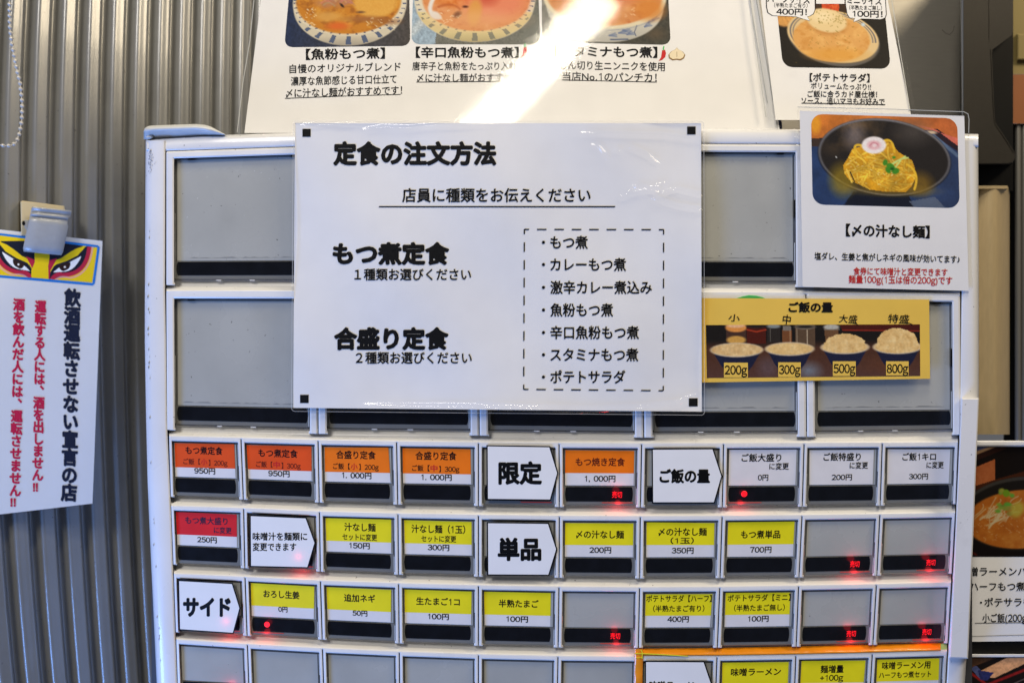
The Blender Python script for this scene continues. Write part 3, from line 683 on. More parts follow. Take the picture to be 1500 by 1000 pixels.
# ---- A4 notice
hA = lambda x, y: 0.0042 + 0.0020 * math.sin((x - 430) / 600 * math.pi) * (0.5 + 0.5 * (y - 180) / 420) + 0.0010 * math.sin(x / 74 + y / 60) + 0.0007 * math.sin(x / 38 - y / 47 + 1) + 0.0022 * max(0, (y - 545) / 60) ** 2 * (0.4 + 0.6 * (x - 430) / 600) + 0.0016 * max(0, (x - 960) / 70) ** 2
fA = qmap([(432, 180.5), (1027, 180.5), (1028, 602.5), (429.5, 597)], 596, 422, MACH, hA)
pA = pmap(MACH, hA)
t = thing('order_notice', 'large laminated white sheet explaining how to order set meals, in black text', 'notice', P(730, 600, 0.004))
sheet_body(t, fA, 596, 422, hA, n=60)
def gridge(pts, wd, amp):
    P_ = [(a, b) for a, b in pts]
    xs = [p[0] for p in P_]; ys = [p[1] for p in P_]; bb = (min(xs) - 4 * wd, min(ys) - 4 * wd, max(xs) + 4 * wd, max(ys) + 4 * wd)
    def g(u, v):
        if not (bb[0] < u < bb[2] and bb[1] < v < bb[3]): return 0.0
        dm = 1e9; tt = 0; n = len(P_) - 1
        for i in range(n):
            x1, y1 = P_[i]; x2, y2 = P_[i + 1]; dx, dy = x2 - x1, y2 - y1; t_ = max(0, min(1, ((u - x1) * dx + (v - y1) * dy) / (dx * dx + dy * dy)))
            q = math.hypot(u - x1 - t_ * dx, v - y1 - t_ * dy)
            if q < dm: dm = q; tt = (i + t_) / n
        return amp * math.exp(-(dm / wd) ** 2) * min(1, 5 * tt + 0.2, 5 * (1 - tt) + 0.5)
    return g
L2 = lambda x, y: (x - 430.5, y - 180.5)
rg = [gridge([L2(835, 195), L2(880, 196.5), L2(930, 198), L2(970, 199), L2(1000, 203), L2(1031, 206)], 2.6, 0.0006),
      gridge([L2(863, 211.5), L2(876, 214), L2(884, 224), L2(889, 236)], 2.0, 0.0004), gridge([L2(898, 218), L2(907, 222)], 1.8, 0.0004),
      gridge([L2(918, 213), L2(930, 220), L2(948, 228), L2(964, 240)], 2.0, 0.0004),
      gridge([L2(908, 290), L2(930, 281), L2(950, 279), L2(971, 270)], 3.2, 0.0007), gridge([L2(950, 288), L2(968, 296), L2(990, 303), L2(1010, 306), L2(1031, 308)], 2.6, 0.0008),
      gridge([L2(968, 283), L2(990, 278), L2(1010, 283), L2(1031, 288)], 2.6, 0.0008), gridge([L2(925, 272), L2(945, 276), L2(965, 284)], 3, 0.0006),
      gridge([L2(530, 191), L2(560, 187), L2(600, 188), L2(640, 184), L2(720, 183)], 2.6, 0.0005), gridge([L2(440, 184), L2(520, 182.5)], 1.8, 0.0004),
      gridge([L2(530, 598), L2(700, 600), L2(850, 603), L2(930, 600), L2(990, 592), L2(1015, 580)], 3.6, 0.0009),
      gridge([L2(1026, 585), L2(1028, 560), L2(1027, 530), L2(1030, 500), L2(1028, 470)], 2.0, 0.0006),
      gridge([L2(690, 596), L2(740, 580), L2(800, 560)], 9, 0.0004), gridge([L2(940, 420), L2(985, 440), L2(1020, 435)], 8, 0.0004)]
rA = lambda u, v: 3.3 * sum(g(u, v) for g in rg)
film_body(t, fA, -2.2, -2.5, 599.8, 427, 1.25, 0.0006, rA, r=5, m='laminate')
mb = MB(); bp_ = rrect(-2.4, -2.7, 600, 427.2, 5); mb.line(fA, bp_ + bp_[:1], 0.8, 0.0003, 0.0009); mb.build('film_edge', 'laminate_border', t)
mb = MB()
for (x0, y0, x1, y1) in ((443, 189, 455, 200.5), (1006.5, 185.5, 1019, 197), (439.5, 578, 452, 590), (1009, 583, 1022, 595)):
    mb = MB(); mb.grid([[pA(x, y, 0.00025) for x in (x0, x1)] for y in (y0, y1)]); mb.build('corner_mark', 'ink_black', t)
mb = MB(); z = 0.00030
add_text(mb, pA, '定食の注文方法', 488, 727, 225, 35, z, .048)
add_text(mb, pA, 'もつ煮定食', 487, 658, 371.5, 33, z, .050)
add_text(mb, pA, '合盛り定食', 489, 657, 496, 33, z, .050)
mb.build('heading', 'ink_black', t)
mb = MB()
add_text(mb, pA, '店員に種類をお伝えください', 589, 865, 286, 22, z, .018)
add_text(mb, pA, '１種類お選びください', 519, 690, 402, 18.5, z, .018)
add_text(mb, pA, '２種類お選びください', 521, 691, 524, 18.5, z, .018)
for s, x1, y in (('もつ煮', 861, 355), ('カレーもつ煮', 917, 387.5), ('激辛カレー煮込み', 955, 421), ('魚粉もつ煮', 898, 454), ('辛口魚粉もつ煮', 936, 487), ('スタミナもつ煮', 935, 519.5), ('ポテトサラダ', 916, 552)):
    add_text(mb, pA, s, 806, x1, y, 20.5, z, .020)
    mb.poly(pA, [(796 + 2.4 * math.cos(a * math.pi / 5), y + 2.4 * math.sin(a * math.pi / 5)) for a in range(10)], z - .0001, z)
mb.build('lettering', 'ink_black', t)
mb = MB()
mb.line(pA, [(555 + i * 17.3, 302.8) for i in range(21)], 1.7, z, z)
def dashes(a, b, n, corner=True):
    L = math.hypot(b[0] - a[0], b[1] - a[1]); p = L / n
    for i in range(n + 1):
        c = i * p; lo, hi = max(0, c - 7), min(L, c + 7)
        q = lambda s: (a[0] + (b[0] - a[0]) * s / L, a[1] + (b[1] - a[1]) * s / L)
        mb.line(pA, [q(lo), q(hi)], 1.8, z, z)
dashes((768, 336), (972, 336.5), 8); dashes((972, 336.5), (971.5, 572), 9); dashes((971.5, 572), (767, 570), 8); dashes((767, 570), (768, 336), 9)
mb.build('ruled_line', 'ink_black', t)

# ---- noodle sheet
hN = lambda x, y: 0.0022 + 0.0004 * math.sin(x / 60)
pN = pmap(MACH, hN)
fN = qmap([(1171.5, 162.5), (1412.5, 170), (1419, 426), (1175.5, 420)], 244, 257, MACH, hN)
t = thing('noodle_notice', 'laminated white sheet with a photo of yellow noodles in a dark bowl', 'notice', P(1297, 424, 0.002))
sheet_body(t, fN, 244, 257, hN, n=16)
rN = gridge([(-2, 22), (0, 40), (-1, 62), (-2, 80)], 2.4, 0.0010)
film_body(t, fN, -4, -6, 250, 257.5, 2.0, 0.0005, rN, r=6, m='laminate_dull')
# clear upright tongue of the film at the top right
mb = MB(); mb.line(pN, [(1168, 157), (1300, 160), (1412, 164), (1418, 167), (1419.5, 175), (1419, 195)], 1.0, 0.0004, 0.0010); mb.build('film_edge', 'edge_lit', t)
def paint_noodle(p):
    X, Y = p.X, p.Y
    p.c[:] = (196, 112, 44); p.mix(np.clip((X - 60) / 160, 0, 1) * 0.4, (180, 80, 60))
    p.poly([(0, 36), (36, 33), (60, 60), (0, 70)], (60, 46, 40)); p.poly([(0, 48), (60, 44), (230, 130), (230, 140), (0, 140)], (36, 56, 92))
    p.poly([(168, 18), (190, 20), (218, 44), (218, 134), (160, 134)], (42, 58, 90)); p.poly([(186, 16), (218, 38), (218, 50), (170, 20)], (40, 26, 34)); p.poly([(150, 10), (218, 30), (218, 42), (185, 18)], (206, 104, 84))
    p.ell(176, 22, 9, 2.6, (214, 186, 150), 1)
    p.line([(180, 26), (216, 56)], 5, (78, 96, 120)); n = vnoise(X, Y, 22, 3); p.mul(0.8 + 0.4 * n)
    p.poly([(60, 112), (140, 112), (150, 134), (44, 134)], (14, 18, 30), 0.9); p.poly([(142, 124), (180, 116), (196, 134), (150, 134)], (92, 102, 118), 0.8)
    p.ell(6, 14, 8, 14, (226, 150, 40), 3)
    p.ell(107, 61, 98, 57, (20, 20, 24), 1, rot=4); p.ell(107, 60, 97, 56, (118, 116, 118), 1, rot=4); p.ell(107, 60.5, 94.5, 53.5, (34, 30, 28), 1.2, rot=4)
    inb = p.sdell(107, 60.5, 94, 53, 4) < 0
    n = vnoise(X, Y, 30, 8, 4)
    p.mix(inb * np.clip((n - 0.35) * 2.2, 0, 1) * np.clip(1 - np.hypot((X - 60) / 80, (Y - 22) / 46), 0, 1), (168, 126, 72))
    p.ell(64, 30, 14, 18, (128, 116, 112), 9, al=0.7); p.ell(150, 22, 22, 16, (96, 88, 80), 12, al=0.5)
    p.ell(45, 95, 18, 22, (150, 124, 30), 8, al=0.7); p.ell(158, 98, 18, 16, (132, 100, 30), 8, al=0.7); p.ell(110, 108, 60, 8, (150, 120, 40), 4, al=0.5)
    blob = [(48, 86), (46, 74), (54, 62), (60, 50), (72, 46), (84, 42), (100, 38), (112, 36), (120, 42), (128, 52), (138, 58), (148, 64), (152, 76), (152, 90), (146, 102), (138, 110), (110, 111), (84, 108), (66, 100), (54, 94)]
    p.poly(blob, (214, 156, 34)); ins = p.inpoly(blob)
    rs = random.Random(5)
    for i in range(75):
        a = rs.uniform(0, 6.28); cx = 100 + rs.gauss(0, 24); cy = 78 + rs.gauss(0, 16); L = rs.uniform(14, 30)
        b = bez((cx - L * math.cos(a), cy - L * 0.6 * math.sin(a)), (cx + rs.uniform(-14, 14), cy + rs.uniform(-14, 14)), (cx + L * math.cos(a + 0.8), cy + L * 0.6 * math.sin(a + 0.8)), 8)
        m = np.clip((2.9 - p.dist(b)) / 1.2, 0, 1) * ins; p.mix(m * 0.45, (176, 112, 14))
        m = np.clip((2.1 - p.dist(b)) / 1.4, 0, 1) * ins; v = rs.uniform(0.82, 1.04); p.mix(m * .92, (250 * v, 204 * v, 70 * v))
    sh = vnoise(X, Y, 15, 21, 3); p.c = np.where(ins[..., None], p.c * (0.72 + 0.5 * sh[..., None]), p.c); p.mix(ins * np.clip((Y - 84) / 40, 0, 1) * .35, (190, 128, 20)); glints(p, 34, 52, 54, 146, 102, 12, (255, 240, 170))
    for b in (bez((66, 60), (58, 40), (74, 44)), bez((104, 38), (120, 28), (122, 52)), bez((140, 70), (160, 80), (150, 106))): p.line(b, 3.4, (226, 180, 48), 1, 0.6)
    p.ell(92, 43, 18, 12.5, (236, 226, 220), 1, rot=-4); p.ell(92, 43, 10, 6.6, (224, 176, 176), 1.6, rot=-4); p.line(bez((86, 44), (90, 36), (98, 42)), 2, (200, 130, 138), .8); p.ell(93, 43.5, 3, 2.4, (238, 214, 210), 1)
    for q in (((112, 74), (120, 70), (138, 58)), ((114, 80), (124, 76), (132, 62)), ((116, 72), (126, 62), (142, 60))): p.line(bez(*q), 2.2, (196, 214, 120), 1, .6)
    for e in ((108, 68, 3.4, 4.6, 20), (116, 74, 6.5, 4.8, 30), (123, 80, 5.6, 4.4, -20), (112, 79, 5, 3.4, 60), (121, 60, 2.6, 1.8, 0)): p.ell(e[0], e[1], e[2], e[3], (62, 132, 34), .8, rot=e[4])
    p.ell(118, 77, 3, 2.2, (30, 82, 22), 1)
    p.line([(56, 83), (62, 97)], 1.6, (30, 20, 10)); p.line([(51, 80), (58, 98)], 2.4, (240, 200, 80))
    p.ell(36, 62, 1.3, .8, (230, 230, 220), .6, rot=50); p.mul(0.94 + 0.12 * vnoise(X, Y, 2.2, 11, 2))
fp = qmap([(1188, 167), (1402, 173.5), (1406, 305), (1190.5, 299.5)], 216, 132, MACH, hN)
photo('printed_photo', fp, 216, 132, paint_noodle, t, r=17, d=0.0001)
mb = MB(); z = .0002
add_text(mb, pN, '【〆の汁なし麺】', 1239, 1362, 338.5, 19, z, .035, dy=3)
add_text(mb, pN, '塩ダレ、生姜と焦がしネギの風味が効いてます♪', 1193, 1406, 377.5, 12, z, .026, dy=5)
mb.build('lettering', 'ink_black', t)
mb = MB(); add_text(mb, pN, '食券にて味噌汁と変更できます', 1250, 1388, 398, 12, z, .026, dy=2); add_text(mb, pN, '麺量100g(1玉は倍の200g)です', 1243, 1395, 410, 12.5, z, .026, dy=2)
mb.build('red_lettering', 'ink_red', t)

# ---- rice portion sheet
hR = lambda x, y: 0.0016 + 0.0003 * math.sin(x / 40)
pR = pmap(MACH, hR); fR = qmap([(1028, 436.5), (1361, 438.5), (1362.5, 554.5), (1028, 560)], 334, 120, MACH, hR)
t = thing('rice_portion_notice', 'laminated yellow strip with a photo of four rice bowls and their weights', 'notice', P(1195, 558, 0.001))
sheet_body(t, fR, 334, 120, hR, matname='card_ochre', n=16)
film_body(t, fR, -2, -1.5, 335, 121, 3, 0.0004, None, r=2, m='laminate_dull')
def rice(p, cx, cy, rx, ry, hh, seed):
    X, Y = p.X, p.Y
    rs = random.Random(seed)
    for k, c in ((0, (24, 28, 52)),):
        p.poly([(cx - rx + 3, cy + 2), (cx + rx - 3, cy + 2), (cx + rx * 0.62, cy + 22), (cx + rx * 0.45, cy + 30), (cx - rx * 0.45, cy + 30), (cx - rx * 0.62, cy + 22)], c)
    p.ell(cx, cy, rx, ry, (206, 190, 160), .7); p.ell(cx, cy - 0.2, rx - 1.4, ry - 1.3, (218, 180, 120), .8)
    if hh > 0:
        pts = [(cx - rx * 0.92, cy + 1)]
        n = 26
        for i in range(n + 1):
            a = math.pi * (1 - i / n); pts.append((cx + rx * 0.86 * math.cos(a) + rs.uniform(-1, 1), cy - hh * math.sin(a) ** 0.8 + rs.uniform(-0.9, 0.9)))
        pts += [(cx + rx * 0.92, cy + 1)] + [(cx + rx * 0.9 * math.cos(a), cy + (ry - 1.6) * math.sin(a)) for a in [i * math.pi / 12 for i in range(0, 13)]]
        p.poly(pts, (222, 184, 118)); ins = p.inpoly(pts)
    else: ins = p.sdell(cx, cy, rx - 2, ry - 2) < 0
    n = vnoise(X, Y, 5, seed, 3); p.mix(ins * np.clip((n - 0.5) * 2.6, 0, 1) * .7, (240, 212, 152)); p.mix(ins * np.clip((0.45 - n) * 3, 0, 1) * .5, (186, 138, 74))
def paint_rice(p):
    X, Y = p.X, p.Y
    p.c[:] = (22, 18, 16); p.mix(np.clip((Y - 22) / 12, 0, 1), (74, 44, 30)); p.mix(np.clip((Y - 40) / 40, 0, 1) * .5, (92, 66, 66))
    p.ell(150, 68, 14, 10, (112, 118, 126), 8, al=.9); p.ell(262, 60, 30, 10, (96, 56, 34), 9, al=.6); p.ell(90, 62, 14, 14, (96, 80, 84), 8, al=.6)
    p.poly([(196, 0), (313, 0), (313, 10), (200, 10)], (70, 20, 14)); p.line([(200, 8), (313, 10)], 1.6, (140, 40, 24))
    # jars
    p.poly([(30, 0), (59, 0), (59, 26), (30, 26)], (66, 44, 34)); p.ell(44, 22, 14, 6, (200, 150, 70), 1); p.ell(44, 4, 15.5, 6.5, (216, 140, 66), .8); p.ell(44, 1, 14, 3, (226, 176, 128), .8)
    p.poly([(60, 4), (88, 4), (88, 28), (60, 28)], (74, 22, 12)); p.line([(60, 7), (74, 10), (88, 7)], 1.6, (180, 60, 30)); p.ell(74, 1, 14, 4, (34, 26, 24), 1)
    p.poly([(90, 2), (109, 2), (109, 26), (90, 26)], (40, 34, 30)); p.ell(99, 2, 10, 3, (128, 134, 130), .8); p.line([(94, 4), (94, 24)], 1, (90, 84, 74))
    p.poly([(112, 8), (126, 8), (126, 28), (112, 28)], (112, 68, 38)); p.poly([(113, 2), (124, 2), (125, 9), (112, 9)], (120, 112, 100)); p.line([(123, 9), (123, 26)], 1.2, (170, 128, 90))
    p.poly([(131, 1), (160, 1), (160, 34), (131, 34)], (86, 66, 48)); p.ell(145, 3, 15, 3.6, (130, 120, 104), .8); p.ell(145, 3, 12.5, 2.2, (34, 28, 24), .8); p.line([(148, 8), (148, 32)], 1.2, (190, 170, 140)); p.line([(133, 6), (133, 30)], 1, (150, 130, 104))
    p.poly([(173, 3), (194, 3), (192, 30), (175, 30)], (104, 72, 46)); p.ell(183.5, 3.5, 11.5, 4, (176, 172, 158), .8); p.line([(173, 7), (195, 7)], 1.2, (130, 124, 110))
    rice(p, 44.5, 36.5, 38.5, 10.5, 0, 2); rice(p, 122, 35.5, 36, 10, 8, 3); rice(p, 203, 33.5, 35.5, 10, 20, 4); rice(p, 280, 33.5, 36, 10.5, 28, 5)
    p.mul(0.93 + .14 * vnoise(X, Y, 2.2, 9, 2))
fp = qmap([(1034, 476), (1347.5, 475), (1348, 550.5), (1035.5, 553.5)], 313, 77, MACH, hR)
photo('printed_photo', fp, 313, 77, paint_rice, t, d=.0001)
for (x0, y0, x1, y1) in ((1060.5, 531, 1095.5, 552.5), (1140, 530.5, 1173, 552), (1220, 529, 1253.5, 550.5), (1298, 529, 1331, 549.5)):
    mb = MB(); mb.grid([[pR(x, y, .00018) for x in (x0, x1)] for y in (y0, y1)]); mb.build('weight_label', 'card_ochre', t)
mb = MB(); z = .00026
add_text(mb, pR, 'ご飯の量', 1155, 1220, 450, 15.5, z, .042)
for s, x0, x1, y in (('200g', 1061.5, 1094.5, 541.5), ('300g', 1141, 1172.5, 541), ('500g', 1221, 1253, 539.5), ('800g', 1299, 1330.5, 539.5)): 
    add_text(mb, pR, s, x0, x1, y, 17, z, .022)
mb.build('lettering', 'ink_black', t)
mb = MB()
for s, x0, x1, y, h in (('小', 1067, 1084, 465.5, 11.5), ('中', 1146.5, 1158.5, 468, 15), ('大盛', 1229, 1256, 467, 13), ('特盛', 1301, 1332, 467, 14)): add_text(mb, pR, s, x0, x1, y, h, z, .012, dy=1.5, skew=.12)
mb.line(pR, [(1250, 473), (1254, 474), (1258, 476.5)], 1.1, z, z); mb.line(pR, [(1325, 472), (1331, 473), (1337, 475.5)], 1.1, z, z)
mb.build('handwriting', 'ink_black', t)
# green magnet peeping over the strip
t = thing('magnet', 'green round magnet peeping out above the yellow rice strip', 'magnet', P(1102, 440, 0.0005))
mb = MB(); mb.poly(pf, [(1072, 442), (1078, 437), (1088, 434), (1097, 432.2), (1108, 433), (1118, 435.5), (1127, 440), (1127, 446), (1072, 446)], 0.0, 0.0009, 0.0003); mb.build('magnet_disc', 'green_plastic', t)

# ---- big poster on top
hT = lambda x, y: 0.0003 * math.sin(x / 120 + 1) + 0.00008 * math.sin(x / 47 + y / 60)
pT = pmap(TOP, hT); fT = qmap([(391, -70), (1100, -70), (1143, 195), (358, 195)], 740, 265, TOP, hT)
t = thing('menu_poster', 'wide laminated menu poster with three stew bowl photos leaning above the machine', 'poster', P(750, 195, 0, TOP))
sheet_body(t, fT, 740, 265, hT, n=40)
film_body(t, fT, -11, -5, 748, 266, 4, 0.0006, None, r=5, m='laminate')
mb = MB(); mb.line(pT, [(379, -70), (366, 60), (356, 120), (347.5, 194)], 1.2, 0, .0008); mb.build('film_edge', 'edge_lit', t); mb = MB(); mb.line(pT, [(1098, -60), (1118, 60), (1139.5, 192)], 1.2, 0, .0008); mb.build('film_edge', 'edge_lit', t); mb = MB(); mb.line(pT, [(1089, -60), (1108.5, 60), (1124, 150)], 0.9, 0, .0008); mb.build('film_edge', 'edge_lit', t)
def bowl(p, cx, cy, rx, ry, depth, rim, stripes=None, style='stripe', flare=0.0):
    X, Y = p.X, p.Y
    # outer wall: lower half silhouette
    w = p.sdell(cx, cy + depth * 0.35, rx * 0.985, ry + depth * 0.62) ; low = (Y > cy - 4)
    p.mix(np.clip(0.5 - w / 1.4, 0, 1) * low, (206, 196, 172))
    p.mix(np.clip(0.5 - w / 1.4, 0, 1) * low * np.clip((Y - cy - ry) / depth * 0.8, 0, .8), (150, 142, 130))
    if style == 'stripe':
        ang = np.arctan2((Y - cy) * rx / ry, X - cx); s = np.abs(((ang / math.pi * stripes) % 1) - 0.5)
        m = (s < 0.155) & (w < -1.5) & (p.sdell(cx, cy, rx, ry) > 1.0) & low; p.mix(m * 0.85, (66, 82, 116))
        s2 = np.abs(((ang / math.pi * stripes * 1.6) % 1) - 0.5)
    p.ell(cx, cy, rx, ry, (218, 208, 184), .8)
    if style == 'stripe':
        m = (s2 < 0.12) & (p.sdell(cx, cy, rx - 1, ry - 1) < 0) & (p.sdell(cx, cy, rx * 0.93, ry * 0.93) > 0); p.mix(m * .8, (60, 72, 110))
def soup(p, cx, cy, rx, ry, base, hi, lo, seed):
    p.ell(cx, cy, rx, ry, base, 1.2); ins = np.clip(0.5 - p.sdell(cx, cy, rx, ry) / 2, 0, 1)
    n = vnoise(p.X, p.Y, 16, seed, 4); m = vnoise(p.X * 1.0, p.Y * 1.6, 9, seed + 5, 3)
    p.mix(ins * np.clip((n - 0.52) * 4, 0, 1) * .8, hi); p.mix(ins * np.clip((0.46 - m) * 4, 0, 1) * .7, lo)
    return ins
def paint_a(p):  # local: 187 x 150, photo px x-418, y+80
    X, Y = p.X, p.Y
    p.c[:] = (58, 60, 70); p.mix(np.clip(1 - X / 90, 0, 1), (36, 48, 78)); p.mix(np.clip(X / 187 - .5, 0, 1), (92, 80, 64)); p.mul(.75 + .5 * vnoise(X, Y, 3, 2, 3))
    bowl(p, 95, 82, 88, 50, 15, 4, 13)
    soup(p, 93, 80.5, 81, 49, (196, 126, 40), (218, 160, 66), (150, 88, 30), 4)
    n = vnoise(X, Y, 13, 6, 3); p.mix(np.clip(.5 - p.sdell(68, 72, 34, 20) / 8, 0, 1) * np.clip(n * 2 - .4, 0, 1), (176, 122, 92))
    for i in range(14): 
        rs = random.Random(i); x, y = 45 + rs.uniform(0, 44), 62 + rs.uniform(0, 26); p.line(bez((x, y), (x + 8, y - 7), (x + 17, y + 2)), 2, (196 + rs.uniform(-30, 20), 140 + rs.uniform(-30, 20), 106), .8, 1)
    p.ell(62, 104, 20, 7, (212, 160, 82), 3, al=.8); p.ell(78, 118, 16, 5.5, (212, 104, 40), 3)
    p.ell(134, 84, 32, 22, (214, 156, 66), 2.5); p.mix(np.clip(.5 - p.sdell(134, 84, 32, 22) / 3, 0, 1) * vnoise(X, Y, 2, 3, 2) * .5, (232, 186, 96))
    p.ell(118, 108, 26, 4, (150, 96, 54), 3, al=.8); p.ell(150, 112, 20, 5, (140, 84, 40), 3, al=.7); p.ell(83, 88, 4, 1.6, (50, 34, 26), .8, rot=40); p.ell(112, 98, 6, 1.5, (110, 76, 50), 1)
    glints(p, 26, 24, 92, 44, 116, 3); glints(p, 22, 120, 106, 166, 124, 4)
def paint_b(p):
    X, Y = p.X, p.Y
    p.c[:] = (112, 112, 104); p.poly([(0, 60), (40, 92), (34, 150), (0, 150)], (152, 172, 188)); p.line([(0, 130), (34, 96)], 12, (196, 204, 206), .7, 3); p.mul(.8 + .4 * vnoise(X, Y, 2.5, 7, 3)); p.mix(np.clip(X / 187 - .5, 0, 1) * .7, (96, 100, 92))
    bowl(p, 92, 80, 90, 50, 15, 4, 13); w = p.sdell(92, 85, 88, 59); 
    p.mix((w < 0) * (Y > 100) * .35, (226, 196, 96))
    soup(p, 94, 79, 80, 49, (214, 140, 84), (228, 168, 120), (196, 112, 66), 14)
    p.ell(62, 66, 36, 26, (206, 112, 44), 5); p.mix(np.clip(.5 - p.sdell(62, 66, 36, 26) / 8, 0, 1) * np.clip(vnoise(X, Y, 9, 12, 3) * 3 - 1.2, 0, 1), (226, 146, 82))
    p.ell(122, 82, 46, 30, (224, 130, 100), 10, al=.8); p.ell(110, 72, 18, 16, (190, 74, 52), 8, al=.8); p.ell(92, 100, 10, 20, (216, 152, 76), 3, rot=8)
    p.line(bez((30, 80), (18, 104), (40, 108)), 6, (226, 222, 216), 1, 1.5); p.ell(34, 105, 8, 5.5, (224, 220, 214), 1.5, rot=25)
    p.ell(66, 104, 6, 4, (96, 50, 30), 2, rot=-30); p.ell(78, 92, 4, 1.8, (80, 36, 20), 1); p.line(bez((38, 92), (60, 84), (70, 96)), 2.4, (178, 92, 44), .8, 1.4)
    p.ell(96, 112, 60, 14, (232, 180, 132), 8, al=.45); glints(p, 16, 40, 96, 70, 118, 8)
def paint_c(p):
    X, Y = p.X, p.Y
    p.c[:] = (70, 68, 60); p.mix(np.clip(1 - X / 120, 0, 1), (130, 128, 120)); p.mul(.8 + .4 * vnoise(X, Y, 3, 9, 3)); p.ell(166, 132, 12, 8, (100, 84, 64), 6, al=.6)
    w = p.sdell(93, 92, 86, 54); p.mix(np.clip(.5 - w / 1.4, 0, 1) * (Y > 70), (196, 192, 180)); p.mix(np.clip(.5 - w / 1.4, 0, 1) * np.clip((Y - 118) / 60, 0, .6), (150, 150, 146))
    rs = random.Random(4)
    for x, y, a in ((112, 132, .1), (118, 128, .5), (124, 134, -.1), (98, 136, .2), (156, 116, -.6), (150, 122, -.3), (162, 112, -.5), (70, 134, .3), (60, 130, 0)):
        for k in range(3): p.line([(x, y), (x + 11 * math.cos(a - k * .4), y + 7 * math.sin(a - k * .4))], 1.8, (96, 112, 148), .75, .7)
    p.line([(139, 120), (135, 130), (137, 136)], 1, (60, 74, 110)); p.line([(100, 142), (125, 141)], 2, (60, 74, 110), .8)
    p.ell(93, 78, 91, 48, (220, 208, 178), .8); p.line([(93 + 91 * math.cos(a / 20), 79.5 + 48.5 * math.sin(a / 20)) for a in range(4, 44)], .7, (120, 130, 150), .7)
    soup(p, 93, 76, 85, 45, (206, 138, 82), (220, 158, 100), (184, 106, 56), 24); p.ell(110, 76, 26, 12, (208, 100, 74), 8, al=.5); p.ell(158, 96, 22, 16, (206, 128, 52), 6, al=.8)
    glints(p, 18, 80, 84, 160, 108, 18)
for (x0, y0, x1, y1, xb0, xb1, fn) in ((430, -80, 598, -80, 416.5, 601, paint_a), (608, -80, 786, -80, 602.5, 791.5, paint_b), (793, -80, 975, -80, 794, 982.5, paint_c)):
    yb0 = {paint_a: 69.5, paint_b: 65, paint_c: 62}[fn]; yb1 = {paint_a: 67.5, paint_b: 65.5, paint_c: 66}[fn]
    photo('printed_photo', qmap([(x0, -80), (x1, -80), (xb1, yb1), (xb0, yb0)], 187, 148, TOP, hT), 187, 148, fn, t, r=12, d=.00012, step=1.1, gain=0.88)
mb = MB(); z = .0002
add_text(mb, pT, '【魚粉もつ煮】', 448, 564, 79, 17, z, .026, dy=-2)
add_text(mb, pT, '自慢のオリジナルブレンド', 424, 587, 99.5, 14, z, .014, dy=-3.5)
add_text(mb, pT, '濃厚な魚節感じる甘口仕立て', 426, 581, 117.5, 14, z, .014, dy=-3.5)
add_text(mb, pT, '〆に汁なし麺がおすすめです！', 419, 589, 134.5, 14, z, .016, dy=-5)
add_text(mb, pT, '【辛口魚粉もつ煮】', 609, 760, 77, 17, z, .026, dy=.5)
add_text(mb, pT, '唐辛子と魚粉をたっぷり入れ', 604, 757, 97, 13.5, z, .014, dy=0)
add_text(mb, pT, '〆に汁なし麺がおすすめです！', 611, 780, 114, 13.5, z, .014, dy=-1)
add_text(mb, pT, '【スタミナもつ煮】', 812, 963, 76, 17, z, .026, dy=2)
add_text(mb, pT, 'みじん切り生ニンニクを使用', 806, 974, 96.5, 14, z, .016, dy=3)
add_text(mb, pT, '当店No.1のパンチカ！', 824, 962, 112.8, 14.5, z, .014, dy=2)
mb.line(pT, [(417.5, 144.3), (500, 141), (587, 138.5)], 1.0, z, z); mb.line(pT, [(610, 120.5), (780, 119)], 1.0, z, z); mb.line(pT, [(823, 117.5), (962, 120.5)], 1.1, z, z)
mb.build('lettering', 'ink_black', t)
for (x, y) in ((769, 76), (972, 80)):
    mb = MB(); mb.poly(pT, [(x - 2, y - 6), (x + 2, y - 7), (x + 3.6, y - 2), (x + 2.4, y + 4), (x - 2, y + 8), (x - 7, y + 9.5), (x - 3.6, y + 4), (x - 3, y)], .0001, z); mb.build('chilli_icon', 'ink_red', t)
    mb = MB(); mb.line(pT, [(x, y - 6), (x - .2, y - 9), (x + .6, y - 12)], 1.8, z, .00022); mb.build('chilli_stalk', 'green_plastic', t)
mb = MB(); ga = [(991.5, 69), (994, 72), (1000, 75), (1004, 80), (1002, 85), (997, 88), (991, 87), (985, 88), (980, 85), (979, 80), (983, 75), (989, 72)]
mb.poly(pT, [(a, b + .8) for a, b in ga], .0001, z); mb.build('garlic_outline', 'brown_mark', t)
mb = MB(); mb.poly(pT, [(991.7 + (a - 991.7) * .88, 79 + (b - 79) * .88) for a, b in ga], .0001, z + .00004); mb.build('garlic_icon', 'garlic', t) if 'garlic' in MATS else mb.build('garlic_icon', mat('garlic', (.72, .62, .42), .6), t)
mb = MB(); mb.line(pT, [(991.5, 76), (991.5, 84)], .7, z + .00007, z + .00007); mb.build('garlic_line', 'brown_mark', t)

